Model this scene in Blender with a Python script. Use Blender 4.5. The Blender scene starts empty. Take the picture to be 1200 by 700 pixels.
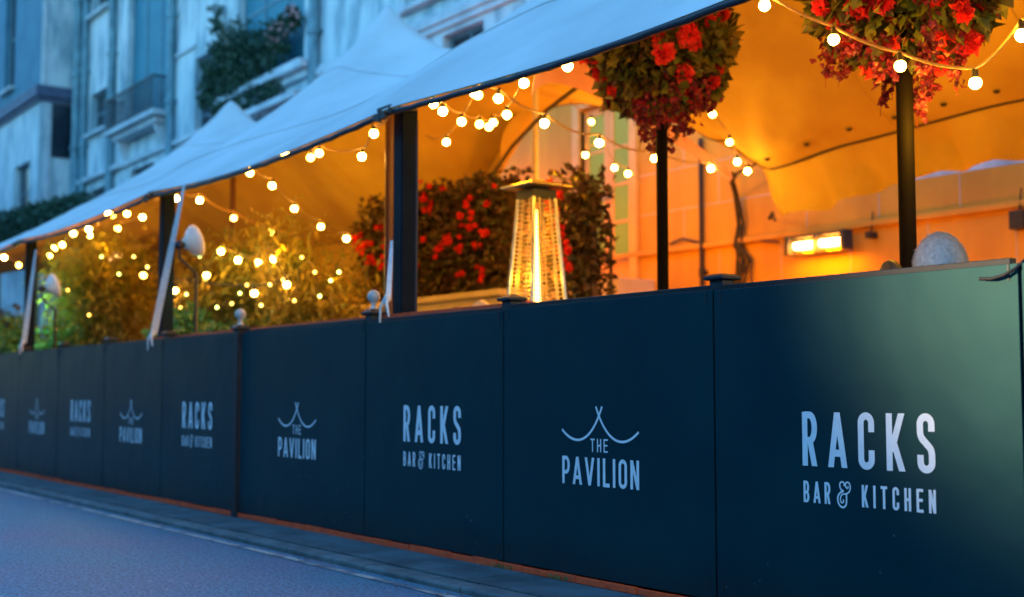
import bpy, bmesh, math, random
from mathutils import Vector, Matrix, noise
R = random.Random(7)
PI = math.pi
sc = bpy.context.scene
col = sc.collection
FE = 1.30          # fence height
CAMY, CAMH, FPX = -3.75, 0.88, 1500.0
PITCH = math.atan(110 / FPX)
THETA = math.atan(1075 * math.cos(PITCH) / FPX)
fwd_h = Vector((-math.cos(THETA), math.sin(THETA), 0))
right = Vector((math.sin(THETA), math.cos(THETA), 0))
fwd = fwd_h * math.cos(PITCH) + Vector((0, 0, math.sin(PITCH)))
upv = right.cross(fwd)
CAM = Vector((0, CAMY, CAMH))

def at(px, py, y):
    """world point on the vertical plane at depth y behind the fence line"""
    d = fwd * FPX + right * (px - 600) + upv * (350 - py)
    k = (y - CAM.y) / d.y
    return CAM + d * k
def ts(px, y=0.0):
    return at(px, 460, y).x

# ------------------------------------------------------------------ materials
def new_mat(name):
    m = bpy.data.materials.new(name); m.use_nodes = True
    return m, m.node_tree.nodes, m.node_tree.links
def mat(name, c, rough=.6, c2=None, scale=8, detail=4, bump=0, bscale=None, metal=0, stretch=(1, 1, 1), spec=.5,
        emit=None, es=0, transl=0, lo=.35, hi=.65, coat=0, stint=None):
    m, N, L = new_mat(name)
    b = N['Principled BSDF']
    b.inputs['Roughness'].default_value = rough
    b.inputs['Metallic'].default_value = metal
    b.inputs['Specular IOR Level'].default_value = spec
    b.inputs['Coat Weight'].default_value = coat
    if stint: b.inputs['Specular Tint'].default_value = (*stint, 1)
    b.inputs['Base Color'].default_value = (*c, 1)
    tc = N.new('ShaderNodeTexCoord'); mp = N.new('ShaderNodeMapping')
    mp.inputs['Scale'].default_value = stretch
    L.new(tc.outputs['Object'], mp.inputs['Vector'])
    if c2:
        n = N.new('ShaderNodeTexNoise'); n.inputs['Scale'].default_value = scale; n.inputs['Detail'].default_value = detail
        r = N.new('ShaderNodeValToRGB')
        r.color_ramp.elements[0].position = lo; r.color_ramp.elements[1].position = hi
        r.color_ramp.elements[0].color = (*c, 1); r.color_ramp.elements[1].color = (*c2, 1)
        L.new(mp.outputs[0], n.inputs['Vector']); L.new(n.outputs['Fac'], r.inputs[0]); L.new(r.outputs[0], b.inputs['Base Color'])
    if bump:
        n2 = N.new('ShaderNodeTexNoise'); n2.inputs['Scale'].default_value = bscale or scale * 4; n2.inputs['Detail'].default_value = 5
        bp = N.new('ShaderNodeBump'); bp.inputs['Strength'].default_value = bump; bp.inputs['Distance'].default_value = .02
        L.new(mp.outputs[0], n2.inputs['Vector']); L.new(n2.outputs['Fac'], bp.inputs['Height']); L.new(bp.outputs[0], b.inputs['Normal'])
    if emit:
        b.inputs['Emission Color'].default_value = (*emit, 1); b.inputs['Emission Strength'].default_value = es
    if transl:
        t = N.new('ShaderNodeBsdfTranslucent'); mx = N.new('ShaderNodeMixShader'); mx.inputs[0].default_value = transl
        out = N['Material Output']
        if c2: L.new(r.outputs[0], t.inputs[0])
        else: t.inputs[0].default_value = (*c, 1)
        L.new(b.outputs[0], mx.inputs[1]); L.new(t.outputs[0], mx.inputs[2]); L.new(mx.outputs[0], out.inputs[0])
    return m

M = {}
M['panel'] = mat('panel_paint', (.0012, .007, .016), .33, (.002, .011, .023), 3, 6, .06, 260, spec=.25, stint=(.2, .75, 1))
M['frame'] = mat('frame_paint', (.010, .012, .015), .5, (.016, .018, .022), 20, 4, .1, spec=.25)
M['post'] = mat('post_paint', (.008, .014, .022), .5, (.014, .022, .03), 14, 4, .15, 60, spec=.3)
M['vinyl'] = mat('white_vinyl', (.78, .80, .82), .5, (.70, .73, .76), 25)
M['finial'] = mat('finial_grey', (.5, .5, .48), .35, (.3, .31, .3), 30, 4, .1)
M['brick'] = mat('terracotta', (.85, .085, .01), .75, (.6, .06, .015), 9, 5, .3, 60)  # orange glow put into the colour of the low strip and the ledge
M['alu'] = mat('dark_alu', (.005, .010, .017), .7, (.008, .014, .022), 6, 4, .04, 80, spec=.05)
M['redpole'] = mat('dark_red_pole', (.09, .025, .015), .45, (.06, .02, .012), 8)
M['blackpole'] = mat('black_pole', (.006, .004, .003), .7, spec=.05)
M['black'] = mat('black_plastic', (.012, .012, .013), .5)
M['strap'] = mat('white_webbing', (.72, .72, .70), .8, (.58, .58, .58), 40, 3, .2)
M['tent'] = mat('tent_fabric', (.74, .73, .70), .75, (.60, .60, .57), 1.2, 9, .3, 5, transl=.06)
M['lining'] = mat('tan_tent_lining', (.66, .45, .055), .8, (.50, .30, .035), 1.3, 9, .5, 5)  # warm light on the cream tent underside put into its own fabric colour
M['ochre'] = mat('ochre_render', (.74, .37, .025), .8, (.56, .26, .02), .9, 8, .25, 26, stretch=(2.2, 2.2, .7))  # orange lamplight on the cream wall put into the colour
M['hem'] = mat('tent_hem', (.02, .022, .028), .6)
M['rope'] = mat('festoon_cable', (.42, .26, .12), .7, spec=.3)
M['rope_dark'] = mat('dark_rope', (.05, .035, .03), .8)
M['bulb'] = mat('bulb_glow', (.9, .8, .6), .3, emit=(1, .50, .07), es=24)
M['socket'] = mat('bulb_socket', (.03, .025, .02), .5)
M['wood'] = mat('deck_wood', (.20, .11, .05), .6, (.13, .07, .035), 5, 5, .2, 30, stretch=(1, 8, 1))
M['steel'] = mat('steel', (.62, .60, .56), .28, (.5, .48, .44), 12, metal=1)
M['mesh'] = mat('guard_steel', (.60, .48, .28), .35, metal=.8)
M['flame'] = mat('flame', (1, .6, .2), .5, emit=(1, .50, .08), es=6)
M['tube'] = None
M['ir'] = mat('glowing_element', (1, .5, .2), .5, emit=(1, .46, .12), es=8)
M['reflector'] = mat('heater_reflector', (.9, .7, .4), .2, metal=1)
M['paint'] = mat('wall_render', (.60, .70, .71), .8, (.18, .31, .37), 1.3, 12, .35, 26, stretch=(2.2, 2.2, .7), lo=.42, hi=.72)
M['paint_clean'] = mat('moulding_paint', (.62, .68, .70), .7, (.40, .47, .50), 2.4, 8, .15, 30)
M['paint_blue'] = mat('blue_grey_render', (.08, .24, .32), .75, (.05, .17, .25), 1.5, 6, .2, 20)
M['ledge_blue'] = mat('dark_blue_cornice', (.06, .08, .14), .6, (.09, .12, .19), 3, 5)
M['white'] = mat('white_gloss', (.78, .75, .66), .45, (.68, .65, .56), 6, 4)
M['cream'] = mat('cream_gloss', (.80, .42, .09), .45, (.70, .36, .07), 6, 4)
M['darkbrick'] = mat('dark_brick', (.05, .045, .045), .9, (.08, .07, .065), 6, 6)
M['litter'] = mat('dry_leaf', (.10, .07, .04), .8, (.22, .2, .16), 8, 2)
M['old_frame'] = mat('weathered_frame', (.20, .32, .37), .6, (.10, .18, .22), 5, 6)
M['glass'] = mat('window_glass', (.012, .02, .03), .15, (.03, .045, .06), .8, spec=.4)
M['glass_hi'] = mat('blue_blind', (.02, .17, .24), .5, (.03, .21, .28), 1.5, 3, spec=.3)  # sky reflected in the panes put into the base colour
M['glass_warm'] = mat('lit_window', (.10, .11, .03), .3, (.16, .15, .03), 1.5, 3, emit=(.46, .46, .05), es=.12, spec=.15)
M['iron'] = mat('iron', (.02, .028, .035), .5)
M['pipe'] = mat('pipe_paint', (.16, .34, .40), .5, (.07, .17, .21), 5, 5, .1, stretch=(1, 1, .5))
M['cable'] = mat('cable_black', (.015, .010, .008), .6)
M['leaf'] = mat('leaf_green', (.035, .075, .02), .5, (.10, .12, .03), 9, 2, transl=.25)
M['leaf_ivy'] = mat('ivy_leaf', (.010, .050, .030), .55, (.03, .09, .04), 6, 2, transl=.15)
M['leaf_bright'] = mat('bright_leaf', (.05, .16, .05), .5, (.13, .28, .10), 7, 2, transl=.3)
M['bamboo'] = mat('bamboo_leaf', (.14, .17, .03), .5, (.42, .27, .05), 5, 3, transl=.4)
M['cane'] = mat('bamboo_cane', (.22, .18, .06), .45, (.14, .12, .04), 12)
M['leaf_dark'] = mat('dark_red_leaf', (.09, .03, .02), .5, (.04, .05, .015), 14, 2, transl=.1)
M['olive'] = mat('olive_leaf', (.28, .23, .045), .5, (.06, .11, .03), 7, 2, transl=.35)
M['red'] = mat('red_petal', (.85, .02, .03), .5, (.9, .07, .08), 9, 2, transl=.25)
M['redhot'] = mat('scarlet_petal', (.80, .05, .03), .5, (.6, .02, .04), 11, 2, transl=.25)
M['darkred'] = mat('deep_red_petal', (.75, .012, .02), .5, (.85, .04, .03), 11, 2, transl=.2)
M['purple'] = mat('burgundy_petal', (.10, .008, .03), .5, (.30, .02, .05), 14, 2, transl=.15)
M['pinkcloth'] = mat('salmon_cloth', (.80, .42, .42), .7, (.74, .36, .36), 2, transl=.25)  # pink light on the tent edge put into the colour; also pink petals
M['skin'] = mat('skin', (.55, .30, .21), .5, (.48, .25, .17), 12)
M['hair'] = mat('grey_hair', (.66, .65, .65), .6, (.48, .48, .50), 60, 3)
M['jacket'] = mat('navy_cloth', (.02, .025, .04), .85, (.03, .035, .05), 20, 4, .2)
M['trouser'] = mat('trouser_cloth', (.05, .05, .055), .85)
M['concrete'] = mat('pavement_concrete', (.085, .125, .14), .8, (.035, .055, .065), 3.5, 9, .5, 50)
M['kerb'] = mat('kerb_stone', (.12, .17, .18), .75, (.06, .09, .10), 6, 8, .35, 40)
M['line'] = mat('worn_line_paint', (.34, .40, .38), .6, (.08, .13, .17), 6, 9, .2, 50, lo=.47, hi=.62)
M['earth'] = mat('soil', (.06, .045, .03), .9, (.1, .08, .05), 5)
M['pot'] = mat('planter_grey', (.10, .10, .10), .6, (.14, .14, .14), 8, 4, .1)
M['lowwall'] = mat('cream_low_wall', (.62, .50, .36), .75, (.50, .40, .28), 2.5, 7, .2, 30)
M['green'] = mat('moss', (.03, .10, .03), .8, (.06, .16, .04), 20)
# asphalt with fine aggregate
def asphalt():
    m, N, L = new_mat('asphalt'); b = N['Principled BSDF']
    tc = N.new('ShaderNodeTexCoord')
    n1 = N.new('ShaderNodeTexNoise'); n1.inputs['Scale'].default_value = .55; n1.inputs['Detail'].default_value = 8
    n2 = N.new('ShaderNodeTexNoise'); n2.inputs['Scale'].default_value = 62; n2.inputs['Detail'].default_value = 6
    v = N.new('ShaderNodeTexVoronoi'); v.inputs['Scale'].default_value = 9; v.inputs['Randomness'].default_value = 1
    L.new(tc.outputs['Object'], n1.inputs[0]); L.new(tc.outputs['Object'], n2.inputs[0]); L.new(tc.outputs['Object'], v.inputs[0])
    r1 = N.new('ShaderNodeValToRGB'); e = r1.color_ramp.elements
    e[0].position = .35; e[0].color = (.016, .20, .285, 1); e[1].position = .7; e[1].color = (.11, .15, .25, 1)
    r2 = N.new('ShaderNodeValToRGB'); e = r2.color_ramp.elements
    e[0].position = .35; e[0].color = (.4, .4, .4, 1); e[1].position = .7; e[1].color = (1.6, 1.6, 1.6, 1)
    mx = N.new('ShaderNodeMix'); mx.data_type = 'RGBA'; mx.blend_type = 'MULTIPLY'; mx.inputs[0].default_value = 1
    L.new(n1.outputs['Fac'], r1.inputs[0]); L.new(n2.outputs['Fac'], r2.inputs[0])
    L.new(r1.outputs[0], mx.inputs[6]); L.new(r2.outputs[0], mx.inputs[7])
    # small pale flecks
    r3 = N.new('ShaderNodeValToRGB'); e = r3.color_ramp.elements
    e[0].position = .05; e[0].color = (1, 1, 1, 1); e[1].position = .09; e[1].color = (0, 0, 0, 1)
    L.new(v.outputs['Distance'], r3.inputs[0])
    mx2 = N.new('ShaderNodeMix'); mx2.data_type = 'RGBA'
    L.new(r3.outputs[0], mx2.inputs[0]); L.new(mx.outputs[2], mx2.inputs[6]); mx2.inputs[7].default_value = (.36, .36, .34, 1)
    L.new(mx2.outputs[2], b.inputs['Base Color'])
    b.inputs['Roughness'].default_value = .6; b.inputs['Specular IOR Level'].default_value = .3
    bp = N.new('ShaderNodeBump'); bp.inputs['Strength'].default_value = .35; bp.inputs['Distance'].default_value = .006
    L.new(n2.outputs['Fac'], bp.inputs['Height']); L.new(bp.outputs[0], b.inputs['Normal'])
    return m
M['asphalt'] = asphalt()
def panel_mat():
    m, N, L = new_mat('panel_board'); b = N['Principled BSDF']
    b.inputs['Roughness'].default_value = .40; b.inputs['Specular IOR Level'].default_value = .20; b.inputs['Specular Tint'].default_value = (.3, .8, .85, 1)
    g = N.new('ShaderNodeNewGeometry'); n = N.new('ShaderNodeTexNoise'); n.inputs['Scale'].default_value = 2.2; n.inputs['Detail'].default_value = 8
    v = N.new('ShaderNodeTexVoronoi'); v.inputs['Scale'].default_value = 13
    L.new(g.outputs['Position'], n.inputs[0]); L.new(g.outputs['Position'], v.inputs[0])
    r1 = N.new('ShaderNodeValToRGB'); e = r1.color_ramp.elements; e[0].position = .35; e[0].color = (.0015, .024, .034, 1); e[1].position = .7; e[1].color = (.0026, .032, .041, 1)
    L.new(n.outputs['Fac'], r1.inputs[0])
    # sparse pale splashes: tiny voronoi spots, only inside a few noisy patches low on the boards
    r2 = N.new('ShaderNodeValToRGB'); e = r2.color_ramp.elements; e[0].position = .05; e[0].color = (1, 1, 1, 1); e[1].position = .09; e[1].color = (0, 0, 0, 1)
    n3 = N.new('ShaderNodeTexNoise'); n3.inputs['Scale'].default_value = 1.3; n3.inputs['Detail'].default_value = 2; L.new(g.outputs['Position'], n3.inputs[0])
    r3 = N.new('ShaderNodeValToRGB'); e = r3.color_ramp.elements; e[0].position = .52; e[0].color = (0, 0, 0, 1); e[1].position = .6; e[1].color = (.8, .8, .8, 1)
    L.new(v.outputs['Distance'], r2.inputs[0]); L.new(n3.outputs['Fac'], r3.inputs[0])
    mu = N.new('ShaderNodeMath'); mu.operation = 'MULTIPLY'; L.new(r2.outputs[0], mu.inputs[0]); L.new(r3.outputs[0], mu.inputs[1])
    sp = N.new('ShaderNodeSeparateXYZ'); L.new(g.outputs['Position'], sp.inputs[0])
    mr = N.new('ShaderNodeMapRange'); mr.inputs[1].default_value = .75; mr.inputs[2].default_value = .2; L.new(sp.outputs[2], mr.inputs[0])
    mu2 = N.new('ShaderNodeMath'); mu2.operation = 'MULTIPLY'; L.new(mu.outputs[0], mu2.inputs[0]); L.new(mr.outputs[0], mu2.inputs[1])
    mx = N.new('ShaderNodeMix'); mx.data_type = 'RGBA'; L.new(mu2.outputs[0], mx.inputs[0]); L.new(r1.outputs[0], mx.inputs[6]); mx.inputs[7].default_value = (.16, .2, .22, 1)
    # road dirt rising from the bottom edge
    n4 = N.new('ShaderNodeTexNoise'); n4.inputs['Scale'].default_value = 14; n4.inputs['Detail'].default_value = 9; L.new(g.outputs['Position'], n4.inputs[0])
    mr2 = N.new('ShaderNodeMapRange'); mr2.inputs[1].default_value = .22; mr2.inputs[2].default_value = .03; L.new(sp.outputs[2], mr2.inputs[0])
    mu3 = N.new('ShaderNodeMath'); mu3.operation = 'MULTIPLY'; L.new(n4.outputs['Fac'], mu3.inputs[0]); L.new(mr2.outputs[0], mu3.inputs[1])
    mx2 = N.new('ShaderNodeMix'); mx2.data_type = 'RGBA'; L.new(mu3.outputs[0], mx2.inputs[0]); L.new(mx.outputs[2], mx2.inputs[6]); mx2.inputs[7].default_value = (.018, .022, .024, 1)
    L.new(mx2.outputs[2], b.inputs['Base Color'])
    n2 = N.new('ShaderNodeTexNoise'); n2.inputs['Scale'].default_value = 2.4; n2.inputs['Detail'].default_value = 2; L.new(g.outputs['Position'], n2.inputs[0])
    n5 = N.new('ShaderNodeTexNoise'); n5.inputs['Scale'].default_value = 420; L.new(g.outputs['Position'], n5.inputs[0])
    bp = N.new('ShaderNodeBump'); bp.inputs['Strength'].default_value = .35; bp.inputs['Distance'].default_value = .02
    bp2 = N.new('ShaderNodeBump'); bp2.inputs['Strength'].default_value = .12; bp2.inputs['Distance'].default_value = .002
    L.new(n2.outputs['Fac'], bp.inputs['Height']); L.new(n5.outputs['Fac'], bp2.inputs['Height']); L.new(bp.outputs[0], bp2.inputs['Normal']); L.new(bp2.outputs[0], b.inputs['Normal'])
    return m
M['panel'] = panel_mat()
def tube_glass():
    m, N, L = new_mat('heater_glass'); b = N['Principled BSDF']
    b.inputs['Base Color'].default_value = (1, .85, .5, 1); b.inputs['Roughness'].default_value = .05
    b.inputs['Transmission Weight'].default_value = .9; b.inputs['IOR'].default_value = 1.1
    return m
M['tube'] = tube_glass()

# ------------------------------------------------------------------ mesh builder
class MB:
    def __init__(s): s.v = []; s.f = []; s.sm = []; s.mi = []
    def add(s, vs, fs, smooth=False, mi=0):
        o = len(s.v); s.v += [tuple(v) for v in vs]
        for f in fs: s.f.append(tuple(i + o for i in f)); s.sm.append(smooth); s.mi.append(mi)
    def box(s, x0, x1, y0, y1, z0, z1, mi=0):
        x0, x1 = min(x0, x1), max(x0, x1)
        vs = [(x, y, z) for z in (z0, z1) for y in (y0, y1) for x in (x0, x1)]
        s.add(vs, [(0, 2, 3, 1), (4, 5, 7, 6), (0, 1, 5, 4), (2, 6, 7, 3), (0, 4, 6, 2), (1, 3, 7, 5)], mi=mi)
    def quad(s, a, b, c, d, mi=0): s.add([a, b, c, d], [(0, 1, 2, 3)], mi=mi)
    def tube(s, pts, r, n=8, cap=True, mi=0):
        pts = [Vector(p) for p in pts]; k = len(pts)
        rs = r if isinstance(r, (list, tuple)) else [r] * k
        vs = []; prev = None
        for i, p in enumerate(pts):
            d = (pts[min(i + 1, k - 1)] - pts[max(i - 1, 0)]).normalized()
            if prev is None:
                a = Vector((0, 0, 1)) if abs(d.z) < .9 else Vector((1, 0, 0))
                u = d.cross(a).normalized()
            else:
                u = (prev - d * prev.dot(d)).normalized()
            prev = u; w = d.cross(u)
            for j in range(n):
                q = 2 * PI * j / n
                vs.append(p + (u * math.cos(q) + w * math.sin(q)) * rs[i])
        fs = [(i * n + j, i * n + (j + 1) % n, (i + 1) * n + (j + 1) % n, (i + 1) * n + j) for i in range(k - 1) for j in range(n)]
        s.add(vs, fs, True, mi)
        if cap:
            s.add(vs[:n], [tuple(range(n))[::-1]], mi=mi); s.add(vs[-n:], [tuple(range(n))], mi=mi)
    def lathe(s, c, prof, n=16, mi=0):
        c = Vector(c); vs = []
        for r, z in prof:
            for j in range(n):
                q = 2 * PI * j / n; vs.append(c + Vector((r * math.cos(q), r * math.sin(q), z)))
        fs = [(i * n + j, i * n + (j + 1) % n, (i + 1) * n + (j + 1) % n, (i + 1) * n + j) for i in range(len(prof) - 1) for j in range(n)]
        s.add(vs, fs, True, mi)
    def pyramid(s, c, levels, mi=0):
        """square section, levels = [(half, z)...]"""
        c = Vector(c); vs = []
        for h, z in levels:
            for sx, sy in ((-1, -1), (1, -1), (1, 1), (-1, 1)): vs.append(c + Vector((sx * h, sy * h, z)))
        k = len(levels)
        fs = [(i * 4 + j, i * 4 + (j + 1) % 4, (i + 1) * 4 + (j + 1) % 4, (i + 1) * 4 + j) for i in range(k - 1) for j in range(4)]
        fs += [(3, 2, 1, 0), tuple(range(4 * k - 4, 4 * k))]
        s.add(vs, fs, mi=mi)
    def leaf(s, p, d, nrm, ln, w, mi=0):
        """folded pointed leaf"""
        d = d.normalized(); sd = d.cross(nrm)
        if sd.length < 1e-4: sd = d.orthogonal()
        sd.normalize(); n = sd.cross(d)
        a = p; m1 = p + d * ln * .45 + sd * w * .5 + n * w * .18; m2 = p + d * ln * .45 - sd * w * .5 + n * w * .18
        c = p + d * ln * .5; t = p + d * ln - n * ln * .12
        s.add([a, m1, t, m2, c], [(0, 4, 1), (4, 2, 1), (0, 3, 4), (4, 3, 2)], mi=mi)
    def build(s, name, m, parent=None, bevel=0, loc=None):
        me = bpy.data.meshes.new(name)
        vs = s.v
        base = world_loc(parent) if parent else (loc or (0, 0, 0))
        base = Vector(base)
        vs = [(v[0] - base.x, v[1] - base.y, v[2] - base.z) for v in vs]
        me.from_pydata(vs, [], s.f)
        for x in (m if isinstance(m, (list, tuple)) else [m]): me.materials.append(x)
        me.polygons.foreach_set('use_smooth', s.sm); me.polygons.foreach_set('material_index', s.mi)
        me.update()
        o = bpy.data.objects.new(name, me); col.objects.link(o)
        if parent: o.parent = parent
        else: o.location = base
        if bevel:
            b = o.modifiers.new('bevel', 'BEVEL'); b.width = bevel; b.segments = 2; b.limit_method = 'ANGLE'
        return o
def world_loc(o):
    l = Vector(o.location)
    while o.parent: o = o.parent; l += Vector(o.location)
    return l
def tag(o, label=None, cat=None, group=None, kind=None):
    if label: o['label'] = label
    if cat: o['category'] = cat
    if group: o['group'] = group
    if kind: o['kind'] = kind
    return o
def thing(name, loc, label, cat, group=None):
    o = bpy.data.objects.new(name, None); col.objects.link(o); o.location = loc; o.empty_display_size = .1
    return tag(o, label, cat, group)
def part(mesh, name, parent, loc):
    """another copy of a shared mesh, loc relative to the parent"""
    o = bpy.data.objects.new(name, mesh); col.objects.link(o); o.parent = parent; o.location = loc
    return o
def rv(s=1): return Vector((R.uniform(-s, s), R.uniform(-s, s), R.uniform(-s, s)))
def ru():
    while True:
        v = rv()
        if .05 < v.length < 1: return v.normalized()

# ------------------------------------------------------------------ ground
def sheet(name, x0, x1, y0, y1, z, m, z0=None):
    mb = MB()
    if z0 is None: mb.quad((x0, y0, z), (x1, y0, z), (x1, y1, z), (x0, y1, z))
    else: mb.box(x0, x1, y0, y1, z0, z)
    return tag(mb.build(name, m), kind='structure')
sheet('ground', -400, 400, -400, 400, -.13, M['earth'])
sheet('road', -200, 120, -9.0, -.50, -.035, M['asphalt'])
# pavement strip made of worn slabs between fence and road
mb = MB(); x = 14
while x > -60:
    w = R.uniform(.85, 1.0); dz = R.uniform(-.003, .003)
    mb.box(x - w + .008, x, -.335, .03, -.09, -.004 + dz); x -= w
tag(mb.build('pavement', M['concrete'], bevel=.006), kind='structure')
mb = MB(); x = 14
while x > -60:
    w = R.uniform(.88, .92); dz = R.uniform(-.003, .003); yo = R.uniform(-.004, .004)
    mb.box(x - w + .01, x, -.465 + yo, -.345, -.12, -.012 + dz); x -= w
tag(mb.build('kerb', M['kerb'], bevel=.012), kind='structure')
# worn painted line beside the kerb
mb = MB(); x = 14
while x > -60:
    w = R.uniform(.25, .5); a = -.62 + R.uniform(-.004, .004); b = -.57 + R.uniform(-.004, .004)
    mb.quad((x - w, a, -.031), (x, a, -.031), (x, b, -.031), (x - w, b, -.031)); x -= w
tag(mb.build('road_line', M['line']), kind='structure')
# deck
mb = MB(); y = .13
while y < 6.1:
    mb.box(-60, 6, y, y + .135, .12, .17); y += .14
tag(mb.build('terrace_floor', M['wood'], bevel=.003), kind='structure')

# ------------------------------------------------------------------ lettering
def arc(cx, cy, rx, ry, a0, a1, n=10):
    return [(cx + rx * math.cos(math.radians(a0 + (a1 - a0) * i / n)), cy + ry * math.sin(math.radians(a0 + (a1 - a0) * i / n))) for i in range(n + 1)]
def glyph(ch, w, s):
    """('P', pts) polyline strokes, ('D', x0,y0,x1,y1) slanted bars cut level"""
    a = s / 2; b = s * .43; l, r = a, w - a; t, bt = 1 - b, b; k = (r - l) / 2; c = w / 2; ry = k * 1.05
    o = []
    if ch in 'RPB':
        m = .47 if ch != 'P' else .42
        o.append(('P', [(l, 0), (l, 1)]))
        hy = (t - m) / 2
        o.append(('P', [(l, t), (c, t)] + arc(c, m + hy, k, hy, 90, -90, 12)[1:] + [(l, m)]))
        if ch == 'R': o.append(('D', c + s * .05, m, w - a * 1.1, 0))
        if ch == 'B':
            hy = (m - bt) / 2
            o.append(('P', [(l, m), (c, m)] + arc(c, bt + hy, k, hy, 90, -90, 12)[1:] + [(l, bt)]))
    elif ch == 'A':
        o += [('D', a * .9, 0, c, 1), ('D', w - a * .9, 0, c, 1), ('P', [(w * .24, .26), (w * .76, .26)])]
    elif ch == 'V':
        o += [('D', a * .9, 1, c, 0), ('D', w - a * .9, 1, c, 0)]
    elif ch == 'C':
        o.append(('P', [(r, .66), (r, t - ry)] + arc(c, t - ry, k, ry, 0, 180, 12)[1:] + [(l, bt + ry)] + arc(c, bt + ry, k, ry, 180, 360, 12)[1:] + [(r, .34)]))
    elif ch == 'O':
        p = [(r, .5), (r, t - ry)] + arc(c, t - ry, k, ry, 0, 180, 12)[1:] + [(l, bt + ry)] + arc(c, bt + ry, k, ry, 180, 360, 12)[1:] + [(r, .5)]
        o.append(('P', p))
    elif ch == 'K':
        o += [('P', [(l, 0), (l, 1)]), ('D', l + a * .6, .33, w - a * .9, 1), ('D', l + (w - s) * .36, .50, w - a * .9, 0)]
    elif ch == 'S':
        q = (t - bt) / 4
        o.append(('P', [(r, .70), (r, t - ry)] + arc(c, t - ry, k, ry, 0, 180, 12)[1:] + arc(c, .5 + q * .9, k, q * .75, 180, 240, 4) +
                  arc(c, .5 - q * .9, k, q * .75, 60, 0, 4) + [(r, bt + ry)] + arc(c, bt + ry, k, ry, 0, -180, 12)[1:] + [(l, .30)]))
    elif ch == 'I': o.append(('P', [(a, 0), (a, 1)]))
    elif ch == 'T': o += [('P', [(c, 0), (c, 1)]), ('P', [(0, t), (w, t)])]
    elif ch == 'H': o += [('P', [(l, 0), (l, 1)]), ('P', [(r, 0), (r, 1)]), ('P', [(l, .5), (r, .5)])]
    elif ch == 'E': o += [('P', [(l, 0), (l, 1)]), ('P', [(l, t), (w, t)]), ('P', [(l, .52), (w * .92, .52)]), ('P', [(l, bt), (w, bt)])]
    elif ch == 'N': o += [('P', [(l, 0), (l, 1)]), ('P', [(r, 0), (r, 1)]), ('D', l, 1, r, 0)]
    elif ch == 'L': o += [('P', [(l, 0), (l, 1)]), ('P', [(l, bt), (w, bt)])]
    return o
def ribbon(pts, hw):
    pts = [Vector(p) for p in pts]; q = []
    for p in pts:
        if not q or (p - q[-1]).length > 1e-5: q.append(p)
    pts = q; n = len(pts); Ls = []; Rs = []
    hws = hw if isinstance(hw, list) and len(hw) == n else [hw if not isinstance(hw, list) else hw[0]] * n
    for i in range(n):
        if i == 0: d = (pts[1] - pts[0]).normalized(); m = 1
        elif i == n - 1: d = (pts[-1] - pts[-2]).normalized(); m = 1
        else:
            d1 = (pts[i] - pts[i - 1]).normalized(); d2 = (pts[i + 1] - pts[i]).normalized(); d = (d1 + d2).normalized()
            m = min(1 / max(d.dot(d1), .5), 1.6)
        nn = Vector((-d.y, d.x)); Ls.append(pts[i] + nn * hws[i] * m); Rs.append(pts[i] - nn * hws[i] * m)
    return Ls, Rs
def draw(mb, prims, ox, oz, h, s, yf, cnt):
    """prims in glyph units (height 1) placed at ox, oz with height h; lies in front of the board at y=yf"""
    for p in prims:
        y = yf - cnt[0] * .00006; cnt[0] += 1
        if cnt[0] > 12: cnt[0] = 0
        if p[0] == 'P': L_, R_ = ribbon([Vector(q) for q in p[1]], p[2] if len(p) > 2 else s / 2)
        else:
            _, x0, y0, x1, y1 = p; hw = s * .5 * math.sqrt(1 + ((x1 - x0) / (y1 - y0)) ** 2)
            L_ = [Vector((x0 - hw, y0)), Vector((x1 - hw, y1))]; R_ = [Vector((x0 + hw, y0)), Vector((x1 + hw, y1))]
        vs = []; n = len(L_)
        for q in L_ + R_: vs.append((ox + q.x * h, y, oz + q.y * h))
        mb.add(vs, [(i, i + 1, n + i + 1, n + i) for i in range(n - 1)])
def word(mb, text, xc, oz, h, total, ws, s, yf, cnt):
    """letters spread evenly over the total width"""
    widths = [ws.get(c, ws['*']) * h for c in text]
    gap = (total - sum(widths)) / max(1, len(text) - 1)
    x = xc - total / 2
    for c, w in zip(text, widths):
        draw(mb, glyph(c, w / h, s), x, oz, h, s, yf, cnt); x += w + gap
def catmull(p, n=6):
    q = [p[0]] + p + [p[-1]]; o = []
    for i in range(1, len(q) - 2):
        for k in range(n):
            t = k / n; o.append(tuple(.5 * (2 * q[i][c] + (q[i + 1][c] - q[i - 1][c]) * t + (2 * q[i - 1][c] - 5 * q[i][c] + 4 * q[i + 1][c] - q[i + 2][c]) * t * t + (3 * q[i][c] - q[i - 1][c] - 3 * q[i + 1][c] + q[i + 2][c]) * t ** 3) for c in (0, 1)))
    return o + [p[-1]]
def amp_prims():
    f = lambda pts: catmull([((x - 270) / 260, (460 - y) / 260) for x, y in pts])
    return [('P', f([(356, 242), (360, 218), (338, 201), (310, 212), (303, 245), (318, 278), (352, 292)]), .030),
            ('P', f([(352, 292), (308, 312), (278, 350), (276, 400), (300, 443), (338, 458), (372, 440), (386, 400), (386, 322)]), .036),
            ('P', f([(314, 350), (336, 326), (386, 318), (422, 296), (437, 256), (428, 216), (402, 201), (378, 216), (378, 246), (402, 262), (412, 240)]), .028),
            ('P', f([(314, 350), (308, 385), (324, 412), (348, 402), (344, 376)]), .026)]
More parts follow.
